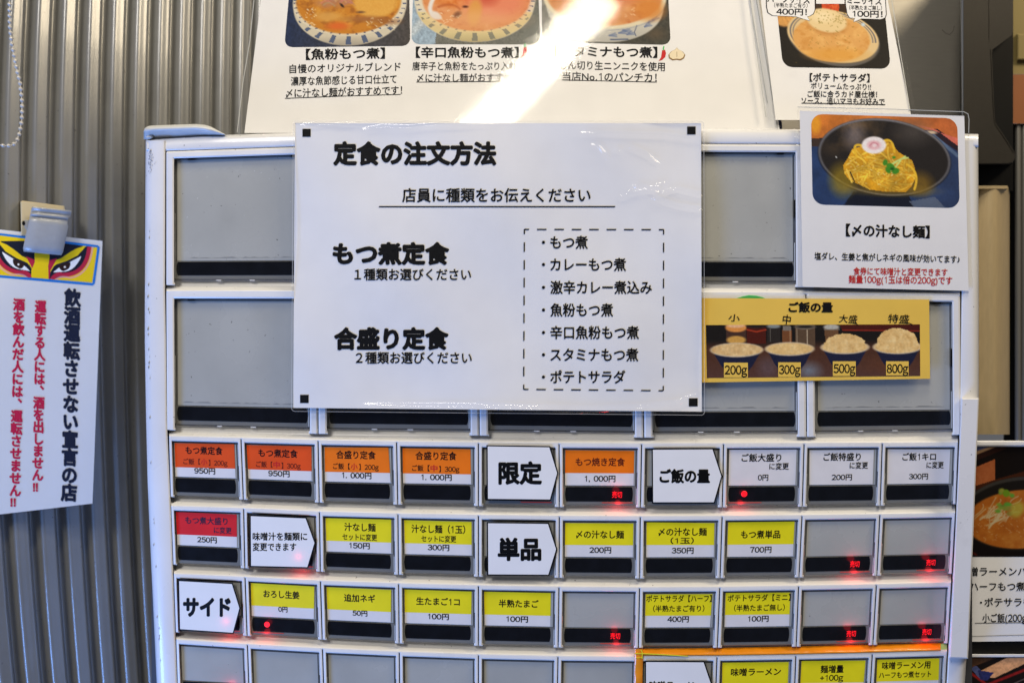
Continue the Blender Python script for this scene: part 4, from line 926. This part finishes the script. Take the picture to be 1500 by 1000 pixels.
# ---- potato salad sheet
hP = lambda x, y: 0.0003 * math.sin(x / 40)
pP = pmap(TOP2, hP); fP = qmap([(1107, -60), (1288, -60), (1336, 176), (1136, 176)], 200, 236, TOP2, hP)
t = thing('potato_salad_notice', 'laminated menu sheet with a photo of potato salad topped by an egg', 'notice', P(1235, 176, 0, TOP2))
sheet_body(t, fP, 200, 236, hP, n=14); film_body(t, fP, -12, -4, 209, 237, 4, .0005, None, r=4, m='laminate_dull')
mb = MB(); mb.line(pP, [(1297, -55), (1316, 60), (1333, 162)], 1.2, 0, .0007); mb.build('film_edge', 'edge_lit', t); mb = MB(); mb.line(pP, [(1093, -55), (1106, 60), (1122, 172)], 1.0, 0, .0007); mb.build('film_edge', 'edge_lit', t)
def paint_p(p):  # 168 x 118 local : px-1137.., y+18
    X, Y = p.X, p.Y
    p.c[:] = (30, 26, 20); p.ell(10, 36, 22, 20, (200, 146, 78), 2); p.poly([(50, 0), (110, 0), (110, 40), (50, 40)], (60, 42, 28)); p.poly([(70, 18), (98, 20), (96, 36), (72, 36)], (190, 66, 28)); p.mix(((X > 70) & (X < 98) & (Y > 18) & (Y < 36)) * np.clip(vnoise(X, Y, 4, 2) * 2 - .8, 0, 1), (226, 110, 50))
    p.mul(.85 + .3 * vnoise(X, Y, 3, 5, 3))
    p.ell(84, 74, 71, 41, (92, 88, 84), 1, rot=8); p.ell(83, 70, 71, 39.5, (214, 186, 136), .8, rot=8)
    for k, wd in ((0.93, 1.1), (.87, .9)): p.mix(np.clip(wd - np.abs(p.sdell(83, 70, 71 * k, 39.5 * k, 8)), 0, 1) * .85 * (Y < 80), (74, 78, 96))
    ins = soup(p, 80, 74, 60, 35, (212, 158, 88), (228, 182, 110), (196, 134, 60), 31); p.ell(86, 98, 42, 10, (214, 152, 56), 5, al=.6)
    p.ell(76, 50, 31, 19, (178, 122, 62), 3, rot=6, al=.6); p.ell(76, 46, 31, 18, (222, 196, 144), 1.4, rot=8); p.ell(70, 40, 16, 8, (232, 212, 168), 5)
    rs = random.Random(2)
    for i in range(60):
        x, y = rs.gauss(82, 16), rs.gauss(44, 9); p.line([(x, y), (x + rs.uniform(-2, 2), y + rs.uniform(-2, 2))], .8, (122, 104, 30), .8, .5)
    for i in range(46):
        x, y = rs.gauss(78, 26), rs.gauss(78, 12); p.line([(x, y), (x + rs.uniform(-2, 2), y + rs.uniform(-1, 1))], .8, (134, 104, 30), .7, .5)
    p.ell(132, 52, 3, 2.5, (190, 206, 214), 1.2)
photo('printed_photo', qmap([(1135, -14), (1293, -14), (1305, 101), (1147, 98.5)], 168, 118, TOP2, hP), 168, 118, paint_p, t, r=15, d=.00012, gain=0.95)
mb = MB(); m2 = MB()
for pts in ([(1122, -30), (1194, -30), (1194.5, 15), (1192, 21), (1187, 24), (1183, 25), (1187, 31.5), (1166, 25), (1131, 23.5), (1124, 19), (1122, 10)],
            [(1238, -30), (1296, -30), (1299, 22), (1297, 27), (1291, 29), (1262, 28), (1250, 33), (1252, 27.5), (1244, 26.5), (1240.5, 21), (1238, 5)]):
    cx = sum(a for a, b in pts) / len(pts); cy = sum(b for a, b in pts) / len(pts)
    mb.poly(pP, pts, .0001, .0002); m2.poly(pP, [(cx + (a - cx) * .965, cy + (b - cy) * .965) for a, b in pts], .0001, .00026)
m2.grid([[pP(x, y, .0002) for x in (1195.5, 1237)] for y in (-20, 6)])
mb.build('bubble_outline', 'ink_black', t); m2.build('speech_bubble', 'paper', t)
mb = MB(); z = .00034
add_text(mb, pP, 'ハーフサイズ', 1124, 1187, -1, 13, z, .035, dy=2); add_text(mb, pP, '（半熟たまご有り）', 1134, 1183, 8.3, 7.5, z, .02, dy=1); add_text(mb, pP, '400円！', 1137, 1182, 17.5, 11, z, .035, dy=1)
add_text(mb, pP, 'ミニサイズ', 1241, 1292, 1.5, 11.5, z, .035, dy=2); add_text(mb, pP, '（半熟たまご無し）', 1244, 1292, 11.7, 7.5, z, .02, dy=1); add_text(mb, pP, '100円！', 1249, 1293, 20.7, 11, z, .035, dy=1)
add_text(mb, pP, '【ポテトサラダ】', 1186, 1274, 114, 13, z, .028, dy=1); add_text(mb, pP, 'ボリュームたっぷり!!', 1188, 1276, 126.5, 10.5, z, .016, dy=2)
add_text(mb, pP, 'ご飯に合うカド屋仕様！', 1183, 1285, 138, 10.5, z, .018, dy=1); add_text(mb, pP, 'ソース、追いマヨもお好みで', 1174, 1296, 148.3, 11, z, .018, dy=2)
mb.line(pP, [(1174, 151), (1235, 152), (1297, 153.5)], 1.0, z, z); mb.build('lettering', 'ink_black', t)

# ---- small figure sheet glimpsed between the two posters
TOP3 = plane((0, 0.034, _b.z), (0, -math.cos(LEAN), math.sin(LEAN)))
def paint_f(p):
    p.c[:] = (214, 196, 178); p.ell(10, 14, 17, 14, (186, 112, 70), 2); p.ell(6, 20, 10, 9, (150, 70, 30), 2); p.poly([(0, 8), (9, 6), (9, 12), (0, 14)], (24, 36, 96)); p.ell(8, 34, 9, 12, (222, 180, 148), 2)
    p.poly([(14, 34), (36, 30), (40, 68), (12, 68)], (44, 50, 84)); p.poly([(4, 40), (12, 38), (14, 68), (2, 68)], (26, 38, 104)); p.line([(8, 56), (22, 60)], 1.6, (210, 200, 196))
t = thing('figure_print', 'narrow strip of a printed picture in brown and navy between two menu sheets', 'poster', P(1122, 190, 0, TOP3))
photo('printed_photo', qmap([(1101, 118), (1140, 113), (1146, 190), (1108, 190)], 39, 68, TOP3), 39, 68, paint_f, t, d=.0003)
mb = MB(); mb.box(qmap([(1101, 118), (1140, 113), (1146, 190), (1108, 190)], 39, 68, TOP3), 0, 0, 39, 68, -.0004, 0, 0); mb.build('paper', 'paper', t)
# clear tape flap below that strip and at the noodle sheet
t = thing('clear_tape', 'crumpled clear tape glinting at the left edge of the noodle sheet', 'tape', P(1170, 235, .001))
mb = MB(); rs = random.Random(8)
mb.grid([[pf(1163.5 + 2.1 * i, 188 + j * 2.6, .0006 + (.0016 * rs.random() if 0 < i < 4 else 0)) for i in range(5)] for j in range(19)]); mb.build('tape_piece', 'clear_tape', t)

# ================================================================== left wall notice with clip, bead chain
SIGN = plane(WALL[0] + sdir * 0.03 + WALL[1] * 0.026, (0.56, -0.83, 0))
fS = qmap([(-60, 329.5), (150, 353), (135.5, 737), (-60, 760)], 210, 400, SIGN, lambda x, y: 0.0015 * math.sin(x / 60 + .8))
hS = lambda x, y: 0.0015 * math.sin(x / 60 + .8)
pS = pmap(SIGN, hS)
t = thing('drink_driving_notice', 'white notice with painted eyes hanging from the clip on the corrugated wall', 'notice', P(60, 745, 0, SIGN))
sheet_body(t, fS, 210, 400, hS, matname='paper_bluish', n=14)
film_body(t, fS, -2, -2, 212, 402, 5, .0004, None, r=2, m='laminate_dull')
def paint_eyes(p):  # local units are photo px: x-(-45), y-330 ; eyes centred at x ~ 60
    o = lambda L: [(a + 45, b - 330) for a, b in L]
    ye, nv, cr, pk = (226, 198, 24), (22, 28, 46), (176, 36, 66), (224, 160, 160)
    X0, Y0 = p.X, p.Y
    def half(m):
        f_ = (lambda L: o(L)) if not m else (lambda L: o([(122 - a, b - (a - 61) * .11) for a, b in L]))
        # coordinates written for the right eye (x from 61 outwards)
        P1 = p
        P1.poly(f_([(61, 352), (122, 360), (115, 365), (97, 376), (84, 380), (76, 386), (70, 396), (61, 396)]), nv)
        P1.poly(f_([(133, 358), (128, 376), (118, 394), (104, 404), (90, 407), (80, 408), (77, 414), (70, 412), (74, 398), (80, 388), (98, 382), (114, 374), (124, 362)]), nv)
        P1.line(f_(bez((131, 360), (128, 398), (100, 402), 14) + bez((100, 402), (80, 398), (75, 412), 8)), 6.2, cr, 1, .3)
        P1.line(f_(bez((135.5, 362), (132, 402), (103, 407), 14) + bez((103, 407), (84, 402), (79, 414), 8)), 2.6, pk, .9, .6)
        P1.poly(f_([(70, 382), (84, 378), (74, 396), (72, 412), (70, 412)]), cr)
        P1.poly(f_(bez((79, 388), (90, 376), (112, 364), 8) + bez((125, 360), (120, 372), (98, 380), 8) + [(86, 384), (79, 390)]), ye)
        P1.poly(f_([(132, 358)] + bez((128, 362), (124, 384), (100, 399), 8) + bez((92, 400), (84, 396), (76, 404), 6) + bez((76, 400), (84, 384), (108, 380), 6) + [(124, 368)]), nv)
        P1.poly(f_(bez((78, 399), (88, 389), (102, 384), 8) + [(119, 375)] + bez((118, 378), (108, 398), (92, 398), 8)), (226, 230, 238))
        P1.poly(f_(bez((85, 389), (90, 400), (96, 396), 6) + bez((100, 394), (104, 390), (103, 384), 5) + [(94, 386)]), (44, 26, 26))
        cx, cy = f_([(95, 391)])[0]; P1.ell(cx, cy, 1.5, 1.5, (240, 240, 240), .4)
    p.c[:] = ye
    half(False); half(True)
    p.poly(o([(50, 352), (74, 356), (72, 380), (70.5, 390), (71, 411), (46, 408), (46, 396), (51, 384)]), ye)
fe = qmap([(-45, 336), (146, 359.5), (138.6, 418), (-45, 402)], 187.5, 78, SIGN, hS)
mb = MB(); fz = lambda x, y, d: P(x, y, d + hS(x, y), SIGN)
seg = lambda a, b, n: [(a[0] + (b[0] - a[0]) * i / n, a[1] + (b[1] - a[1]) * i / n) for i in range(n + 1)]
mb.line(fz, seg((-45, 337.6), (143, 360.9), 24) + seg((144.6, 362), (137.2, 415), 8) + seg((135.5, 416.4), (-45, 400.6), 24), 3.4, .0003, .0003)
mb.build('blue_border', mat('ink_blue', (0.01, .20, .70), .5, spec=.15), t)
def pe(x, y, d=0): return P(x, y, d + hS(x, y), SIGN)
def eye_f(u, v, d):  # shear so the print follows the tilted sheet
    x = u - 45; return pe(x, v + 330, d)
# sheared grid: rows follow the slope of the border
def photo_eyes():
    W, H = 184, 53; nx, ny = 420, 150
    X = np.zeros((ny, nx)); Y = np.zeros((ny, nx))
    for j in range(ny):
        for i in range(nx):
            x = -42 + ((184.5 - 7.5 * j / (ny - 1)) * i / (nx - 1)); yt = 344.5 + x * 0.1268; yb = 403 + x * 0.0784
            X[j, i] = x + 45; Y[j, i] = yt + (yb - yt) * j / (ny - 1) - 330
    pc = Paint(X, Y, (0, 0, 0)); paint_eyes(pc); c = np.clip(pc.c, 0, 255) / 255; c = np.where(c <= 0.04045, c / 12.92, ((c + 0.055) / 1.055) ** 2.4) * 1.15
    mb = MB(); mb.grid([[eye_f(X[j, i], Y[j, i], .00026) for i in range(nx)] for j in range(ny)])
    ob = mb.build('eye_print', PRINT, t); at = ob.data.color_attributes.new('ink', 'FLOAT_COLOR', 'POINT')
    arr = np.ones((ny * nx, 4), np.float32); arr[:, :3] = c.reshape(-1, 3); at.data.foreach_set('color', arr.ravel())
photo_eyes()
def vtext(mb, s, xa, ya, xb, yb, w_, h_, bold, d=.0003, pf_=None):
    n = len(s); st = (yb - ya) / n
    for i, ch in enumerate(s):
        x = xa + (xb - xa) * (i + .5) / n; y = ya + st * (i + .5)
        v, fc, adv = glyph(ch); v = v.copy()
        cx, cy = .5, .38
        if ch == '、': v = v + (.55, .55)
        k = 12
        offs = [(0, 0)] + [(bold * math.cos(2 * math.pi * j / k), bold * math.sin(2 * math.pi * j / k)) for j in range(k)] + [(bold * .5 * math.cos(2 * math.pi * j / 6), bold * .5 * math.sin(2 * math.pi * j / 6)) for j in range(6)]
        if ch == '‼': cx = float(v[:, 0].mean()) if len(v) else .5
        for j, (ox, oy) in enumerate(offs):
            mb.add([pS(x + (a + ox - cx) * w_, y - (b + oy - cy) * h_ + (a - cx) * w_ * .06, d + j * 3e-6) for a, b in v], fc)
mb = MB(); vtext(mb, '飲酒運転させない宣言の店', 106.5, 423, 101, 734, 24, 26.5, .052); mb.build('lettering', 'ink_navy', t)
mb = MB(); vtext(mb, '運転する人には、酒を出しません', 59.5, 440, 55, 704, 17, 18.5, .045); vtext(mb, '酒を飲んだ人には、運転させません', 28, 437, 22, 727, 17.5, 18.5, .045)
vtext(mb, '！', 53.5, 705, 53.5, 722, 15, 15, .05); vtext(mb, '！', 57.8, 705, 57.8, 722, 15, 15, .05); vtext(mb, '！', 20.5, 727, 20.5, 744, 15, 15, .05); vtext(mb, '！', 25.3, 727, 25.3, 744, 15, 15, .05)
mb.build('red_lettering', 'ink_crimson', t)
# clip
CL = (SIGN[0] + SIGN[1] * 0.006, SIGN[1]); pc_ = pmap(CL)
t = thing('magnetic_clip', 'grey steel clip on a cream magnet holding the notice on the wall', 'clip', P(62, 370, 0, CL))
mb = MB(); mb.poly(pc_, [(30, 295.5), (33, 294), (94, 302), (95, 308), (88, 350), (31, 345)], -.024, -.003, .0008); mb.build('magnet_block', 'cream_plastic', t)
mb = MB(); rows = []
prof2 = [(0, 305, .0085), (0.05, 304.2, .0095), (0.3, 307.5, .0080), (0.6, 311.5, .0055), (0.66, 313.5, .0065), (0.7, 315.5, .0075), (.75, 317, .0055), (.82, 319.5, .0050), (.86, 321.5, .0062), (.9, 323.5, .0068), (1.0, 328, .0066), (1.3, 345, .0058), (1.6, 360, .0044), (1.72, 366, .0034), (1.76, 369.5, .0016), (1.78, 371, -.0005)]
for k, y, d in prof2:
    tt = (y - 304) / 67; xl = 47.5 - 14 * tt; xr = 105 - 13.5 * tt - (4 if 0.15 < tt < .3 else 0) * 0.6
    if tt > .93: xl += 1.5; xr -= 1.5
    rows.append([pc_(xl + (xr - xl) * q, y + (xl + (xr - xl) * q - 62) * .10, d if 0 < i < 6 else d - .0012) for i, q in enumerate((0, .015, .3, .5, .7, .985, 1))])
mb.grid(rows); mb.grid([[p + WALL[1] * -0.0016 for p in r] for r in rows]); mb.build('clip_lever', 'steel_clip', t, smooth=True)
mb = MB(); mb.poly(pc_, [(36, 322), (42, 322), (44, 330), (40, 338), (36, 332)], -.003, .003, .0005); mb.build('clip_ear', 'steel_clip', t)
mb = MB(); mb.poly(pc_, [(34.5 + 2.4 * math.cos(a), 327 + 3.6 * math.sin(a)) for a in [i * math.pi / 6 for i in range(12)]], .0005, .0038, .0005); mb.build('spring_end', 'black_gloss', t)
# chain
CH = plane((-0.40, 0.085, 1.6), WALL[1]); pch = pmap(CH)
cp = [(13.8, -60), (14, 0), (14.4, 38), (17.5, 65), (23.7, 97), (29.5, 122), (32.5, 150), (32, 175), (28.8, 195), (23.7, 208.7), (17, 213.2), (8, 214), (0, 212.5), (-12, 208), (-20, 196)]
def resample(L, st):
    out = []; acc = 0; nxt = 0
    for a, b in zip(L[:-1], L[1:]):
        l = math.hypot(b[0] - a[0], b[1] - a[1])
        while nxt <= acc + l: t_ = (nxt - acc) / l; out.append((a[0] + (b[0] - a[0]) * t_, a[1] + (b[1] - a[1]) * t_)); nxt += st
        acc += l
    return out
t = thing('bead_chain', 'white ball pull chain hanging in a loop at the upper left corner', 'chain', P(14, 0, 0, CH))
import bmesh
bs = resample(cp, 8.35); mb = MB(); bm = bmesh.new(); bmesh.ops.create_icosphere(bm, subdivisions=2, radius=1); iv = [v.co.copy() for v in bm.verts]; ifc = [tuple(v.index for v in f.verts) for f in bm.faces]; bm.free()
for x, y in bs:
    c0 = P(x, y, .003, CH); rr_ = (P(x + 3.0, y, .003, CH) - P(x, y, .003, CH)).length * 1.08; mb.add([c0 + v * rr_ for v in iv], ifc)
ob = mb.build('beads', 'bead_white', t, smooth=True); ob['kind'] = 'stuff'
mb = MB()
for a, b in zip(cp[:-1], cp[1:]):
    A, B = P(*a, .003, CH), P(*b, .003, CH); d_ = (B - A).normalized(); n1 = d_.cross(WALL[1]).normalized() * .0005; n2 = WALL[1] * .0005
    mb.add([A + n1, A + n2, A - n1, A - n2, B + n1, B + n2, B - n1, B - n2], [(i, (i + 1) % 4, 4 + (i + 1) % 4, 4 + i) for i in range(4)])
mb.build('cord', 'bead_white', t)

# ================================================================== right-hand background
SB_ = plane((0, 0.17, 1.3), (0, -1, 0)); psb = pmap(SB_)
t = thing('steel_cabinet', 'brushed stainless steel cabinet side behind the menu sheets', 'cabinet', P(1250, 400, 0, SB_))
mb = MB(); mb.box(psb, 1030, -60, 1408.5, 420, -.25, 0, .0012); mb.build('side_panel', 'stainless', t)
mb = MB(); mb.line(psb, [(1407.2, -60), (1408, 60), (1410, 200)], 1.2, .0002, .0006); mb.build('panel_edge_highlight', 'edge_lit', t)  # pale line paints the upright highlight at the panel's edge
mb = MB(); mb.line(psb, [(1380, 44), (1385, 49), (1391, 51), (1396, 46), (1398, 38)], 1.5, .0001, .0003); mb.build('scratch', 'pipe_grey', t)
BB = plane((0, 0.10, 1.3), (0, -1, 0)); pbb = pmap(BB)
t = thing('black_machine', 'black plastic housing with a slanted notch right of the steel cabinet', 'appliance', P(1450, 240, 0, BB))
mb = MB(); mb.poly(pbb, [(1411, -60), (1484, -60), (1484, 44), (1482.5, 50), (1453.5, 71), (1452.5, 78), (1457, 180), (1486.5, 224), (1487.5, 232), (1483, 239.5), (1477, 241), (1411, 241)], -.03, 0, .0008); mb.build('housing', 'black_plastic', t)
mb = MB(); mb.box(pbb, 1412, -60, 1484, 279, -.20, -.0295, 0); mb.build('inner_body', 'black_gloss', t)
mb = MB(); mb.line(pbb, [(1452, 72), (1453.5, 110), (1455.5, 150), (1457.5, 180)], .9, -.0002, .0004); mb.line(pbb, [(1458, 181), (1470, 199), (1486, 224)], .9, -.0002, .0004); mb.line(pbb, [(1449, -60), (1449.5, 60)], .8, -.0002, .0003); mb.build('moulded_edge', 'black_plastic', t)
GP = plane((0, 0.06, 1.3), (0.12, -1, 0)); pgp = pmap(GP)
t = thing('steel_post', 'warm lit stainless steel post behind the right edge of the machine', 'post', P(1455, 640, 0, GP))
mb = MB(); rows = []
for y in range(276, 660, 24):
    rows.append([pgp(x, y if y > 276 else 277 - (x - 1425) * .06, d) for x, d in [(1420, -.013), (1436, -.0075), (1446, -.0035), (1453, -.0010), (1458, -.0002), (1462, -.0012), (1468, -.0045), (1473, -.0085), (1477, -.0125), (1478, -.02), (1479, -.04)]])
mb.grid(rows); mb.build('post_face', 'stainless_warm', t, smooth=True)
mb = MB(); mb.box(pgp, 1422, 272, 1476, 276.5, -.03, 0, 0); mb.build('post_cap', 'stainless_warm', t)
FR_ = plane((0, 0.30, 1.3), (0, -1, 0)); pfr = pmap(FR_)
t = thing('kitchen_backdrop', 'dim olive kitchen wall with a switch plate and brown board at the right edge', 'wall', P(1500, 640, 0, FR_))
mb = MB(); mb.box(pfr, 1470, -80, 1640, 109, -.02, 0, 0); mb.build('wall_board', 'olive_wall', t)
mb = MB(); mb.box(pfr, 1490, 50, 1530, 88, -.001, .006, .001); mb.build('switch_plate', 'olive_wall', t)
mb = MB(); mb.box(pfr, 1470, 109.5, 1640, 181, -.02, .004, 0); mb.build('lower_board', 'brown_board', t)
mb = MB(); mb.box(pfr, 1470, 181.5, 1640, 700, -.03, -.012, 0); mb.build('dark_recess', 'black_gloss', t)
mb = MB()
for x, r_, m_ in ((1491, 3.6, 0), (1500, 4, 0), (1510, 5, 0)):
    pts = []
    for y in (182, 260, 340, 420, 500, 580, 660):
        c0 = P(x, y, -.002, FR_); rr_ = r_ * .0008; pts.append([c0 + Vector((math.cos(a) * rr_, math.sin(a) * rr_, 0)) for a in [i * math.pi / 5 for i in range(11)]])
    mb = MB(); mb.grid(pts); mb.build('pipe', 'pipe_grey', t, smooth=True)
# right lower menu sheets on a white board
RS = plane((0, 0.012, 1.3), (0, -1, 0)); prs = pmap(RS)
t = thing('white_shelf_board', 'white edged board right of the machine carrying the ramen menu sheets', 'board', P(1460, 960, 0, RS))
mb = MB(); mb.box(prs, 1380, 645, 1640, 653.5, -.02, 0, .001); mb.build('top_edge', 'white_enamel', t)
mb = MB(); mb.box(prs, 1380, 653.5, 1640, 1150, -.02, -.0045, 0); mb.build('board_face', 'black_gloss', t)
mb = MB(); f = qmap([(1380, 957.5), (1640, 957), (1640, 961.5), (1380, 962)], 260, 4.5, RS); mb.box(f, 0, 0, 260, 4.5, -.006, -.0008, .0004); mb.build('middle_edge', 'white_enamel', t)
t = thing('ramen_notice', 'menu sheet with a photo of orange miso ramen at the right edge', 'notice', P(1460, 940, 0, RS))
mb = MB(); f = qmap([(1385, 653.5), (1640, 653.5), (1640, 937), (1385, 939.5)], 255, 286, RS); mb.box(f, 0, 0, 255, 286, -.0044, -.0030, 0); mb.build('paper', 'paper', t)
def paint_r(p):  # local px-1400, y-654 ; 240 x 161
    X, Y = p.X, p.Y
    p.c[:] = (20, 12, 10); p.poly([(0, 0), (50, 0), (0, 24)], (86, 96, 140)); p.poly([(50, 0), (62, 0), (34, 14), (26, 8)], (190, 150, 110)); p.line([(0, 28), (70, 0)], 8, (46, 22, 16))
    p.poly([(20, 34), (58, 18), (58, 48), (20, 60)], (176, 92, 48)); p.mix(p.inpoly([(20, 34), (58, 18), (58, 48), (20, 60)]) * vnoise(X, Y, 4, 3) * .6, (210, 130, 80)); p.poly([(20, 60), (58, 48), (100, 36), (240, 30), (240, 80), (20, 84)], (72, 34, 14))
    p.ell(98, 98, 92, 54, (30, 26, 22), 1, rot=-4); p.ell(98, 96, 91, 52, (64, 60, 56), .8, rot=-4); p.ell(98, 98, 88, 49, (28, 24, 20), 1, rot=-4); p.ell(98, 106, 84, 43, (196, 110, 34), 1.2, rot=-4)
    ins = p.sdell(98, 106, 83, 42, -4) < 0; n = vnoise(X, Y, 10, 4, 4); p.mix(ins * np.clip(n * 3 - 1.4, 0, 1) * .6, (222, 146, 60)); p.mix(ins * np.clip(1.2 - n * 3, 0, 1) * .6, (160, 80, 24))
    glints(p, 60, 20, 100, 110, 138, 4, (236, 190, 130)); rs = random.Random(3)
    for i in range(36):
        x, y = 66 + rs.gauss(0, 14), 94 + rs.gauss(0, 9); p.line(bez((x, y), (x + rs.uniform(-14, 14), y + rs.uniform(-6, 8)), (x - rs.uniform(4, 22), y + rs.uniform(6, 22))), 1.3, (226, 206, 160), .75, .6)
    for i in range(16):
        x, y = 74 + rs.gauss(0, 6), 82 + rs.gauss(0, 10); p.ell(x, y, rs.uniform(3, 5), rs.uniform(2, 4), (118 + rs.uniform(-20, 60), 150 + rs.uniform(-10, 30), 60), 1.2)
    p.ell(74, 68, 5, 5.5, (120, 160, 34), .8); p.ell(90, 92, 9, 12, (200, 190, 70), 3, rot=30, al=.8); p.line([(-2, 140), (30, 158)], 3, (120, 40, 24), .7, 1)
photo('printed_photo', qmap([(1400, 654), (1640, 654), (1640, 815), (1400, 815)], 240, 161, RS), 240, 161, paint_r, t, d=-.0028, gain=0.58)
mb = MB(); z = -.0027
add_text(mb, prs, '味噌ラーメンハーフ', 1406, 1531, 836.5, 14, z, .022); add_text(mb, prs, 'ハーフもつ煮は', 1421, 1515, 858.5, 14, z, .022); add_text(mb, prs, 'ポテサラも選', 1442, 1526, 881.5, 14, z, .022)
add_text(mb, prs, '小ご飯(200g', 1439, 1504, 904.5, 14, z, .022); mb.poly(prs, [(1437 + 1.6 * math.cos(a), 882 + 1.6 * math.sin(a)) for a in [i * .785 for i in range(8)]], z - .0001, z)
mb.line(prs, [(1428, 912), (1620, 910.5)], .9, z, z); mb.build('lettering', 'ink_black', t)
mb = MB(); mb.line(prs, [(1390, 932), (1500, 929.5), (1640, 927)], .7, z, z); mb.build('fold_line', 'pipe_grey', t)
t = thing('tray_photo_notice', 'dark menu photo with red tray and paper sleeve in the lower right corner', 'notice', P(1460, 1080, 0, RS))
def paint_t(p):
    p.c[:] = (22, 16, 14); p.poly([(0, 0), (60, 0), (10, 22), (0, 20)], (70, 48, 34)); p.line([(20, 18), (50, 40), (150, 0)], 4, (128, 26, 24), 1, .8); p.poly([(40, 20), (80, 0), (124, 0), (60, 30), (46, 30)], (206, 150, 104)); p.poly([(26, 16), (34, 12), (50, 26), (42, 34)], (70, 78, 120)); p.poly([(36, 18), (60, 22), (50, 34), (40, 32)], (40, 44, 90))
    p.line([(40, 60), (130, 20)], 1.6, (110, 96, 90), .8); p.line([(20, 16), (80, -6)], 1, (96, 60, 40), .6); p.mul(.85 + .3 * vnoise(p.X, p.Y, 3, 2, 2))
mb = MB(); mb.box(prs, 1398, 962.5, 1640, 1110, -.0044, -.0030, 0); mb.build('paper', 'paper', t)
photo('printed_photo', qmap([(1396, 962.5), (1640, 962.5), (1640, 1110), (1396, 1110)], 244, 148, RS), 244, 148, paint_t, t, d=-.0028)
# brown mark of old tape on the top rail
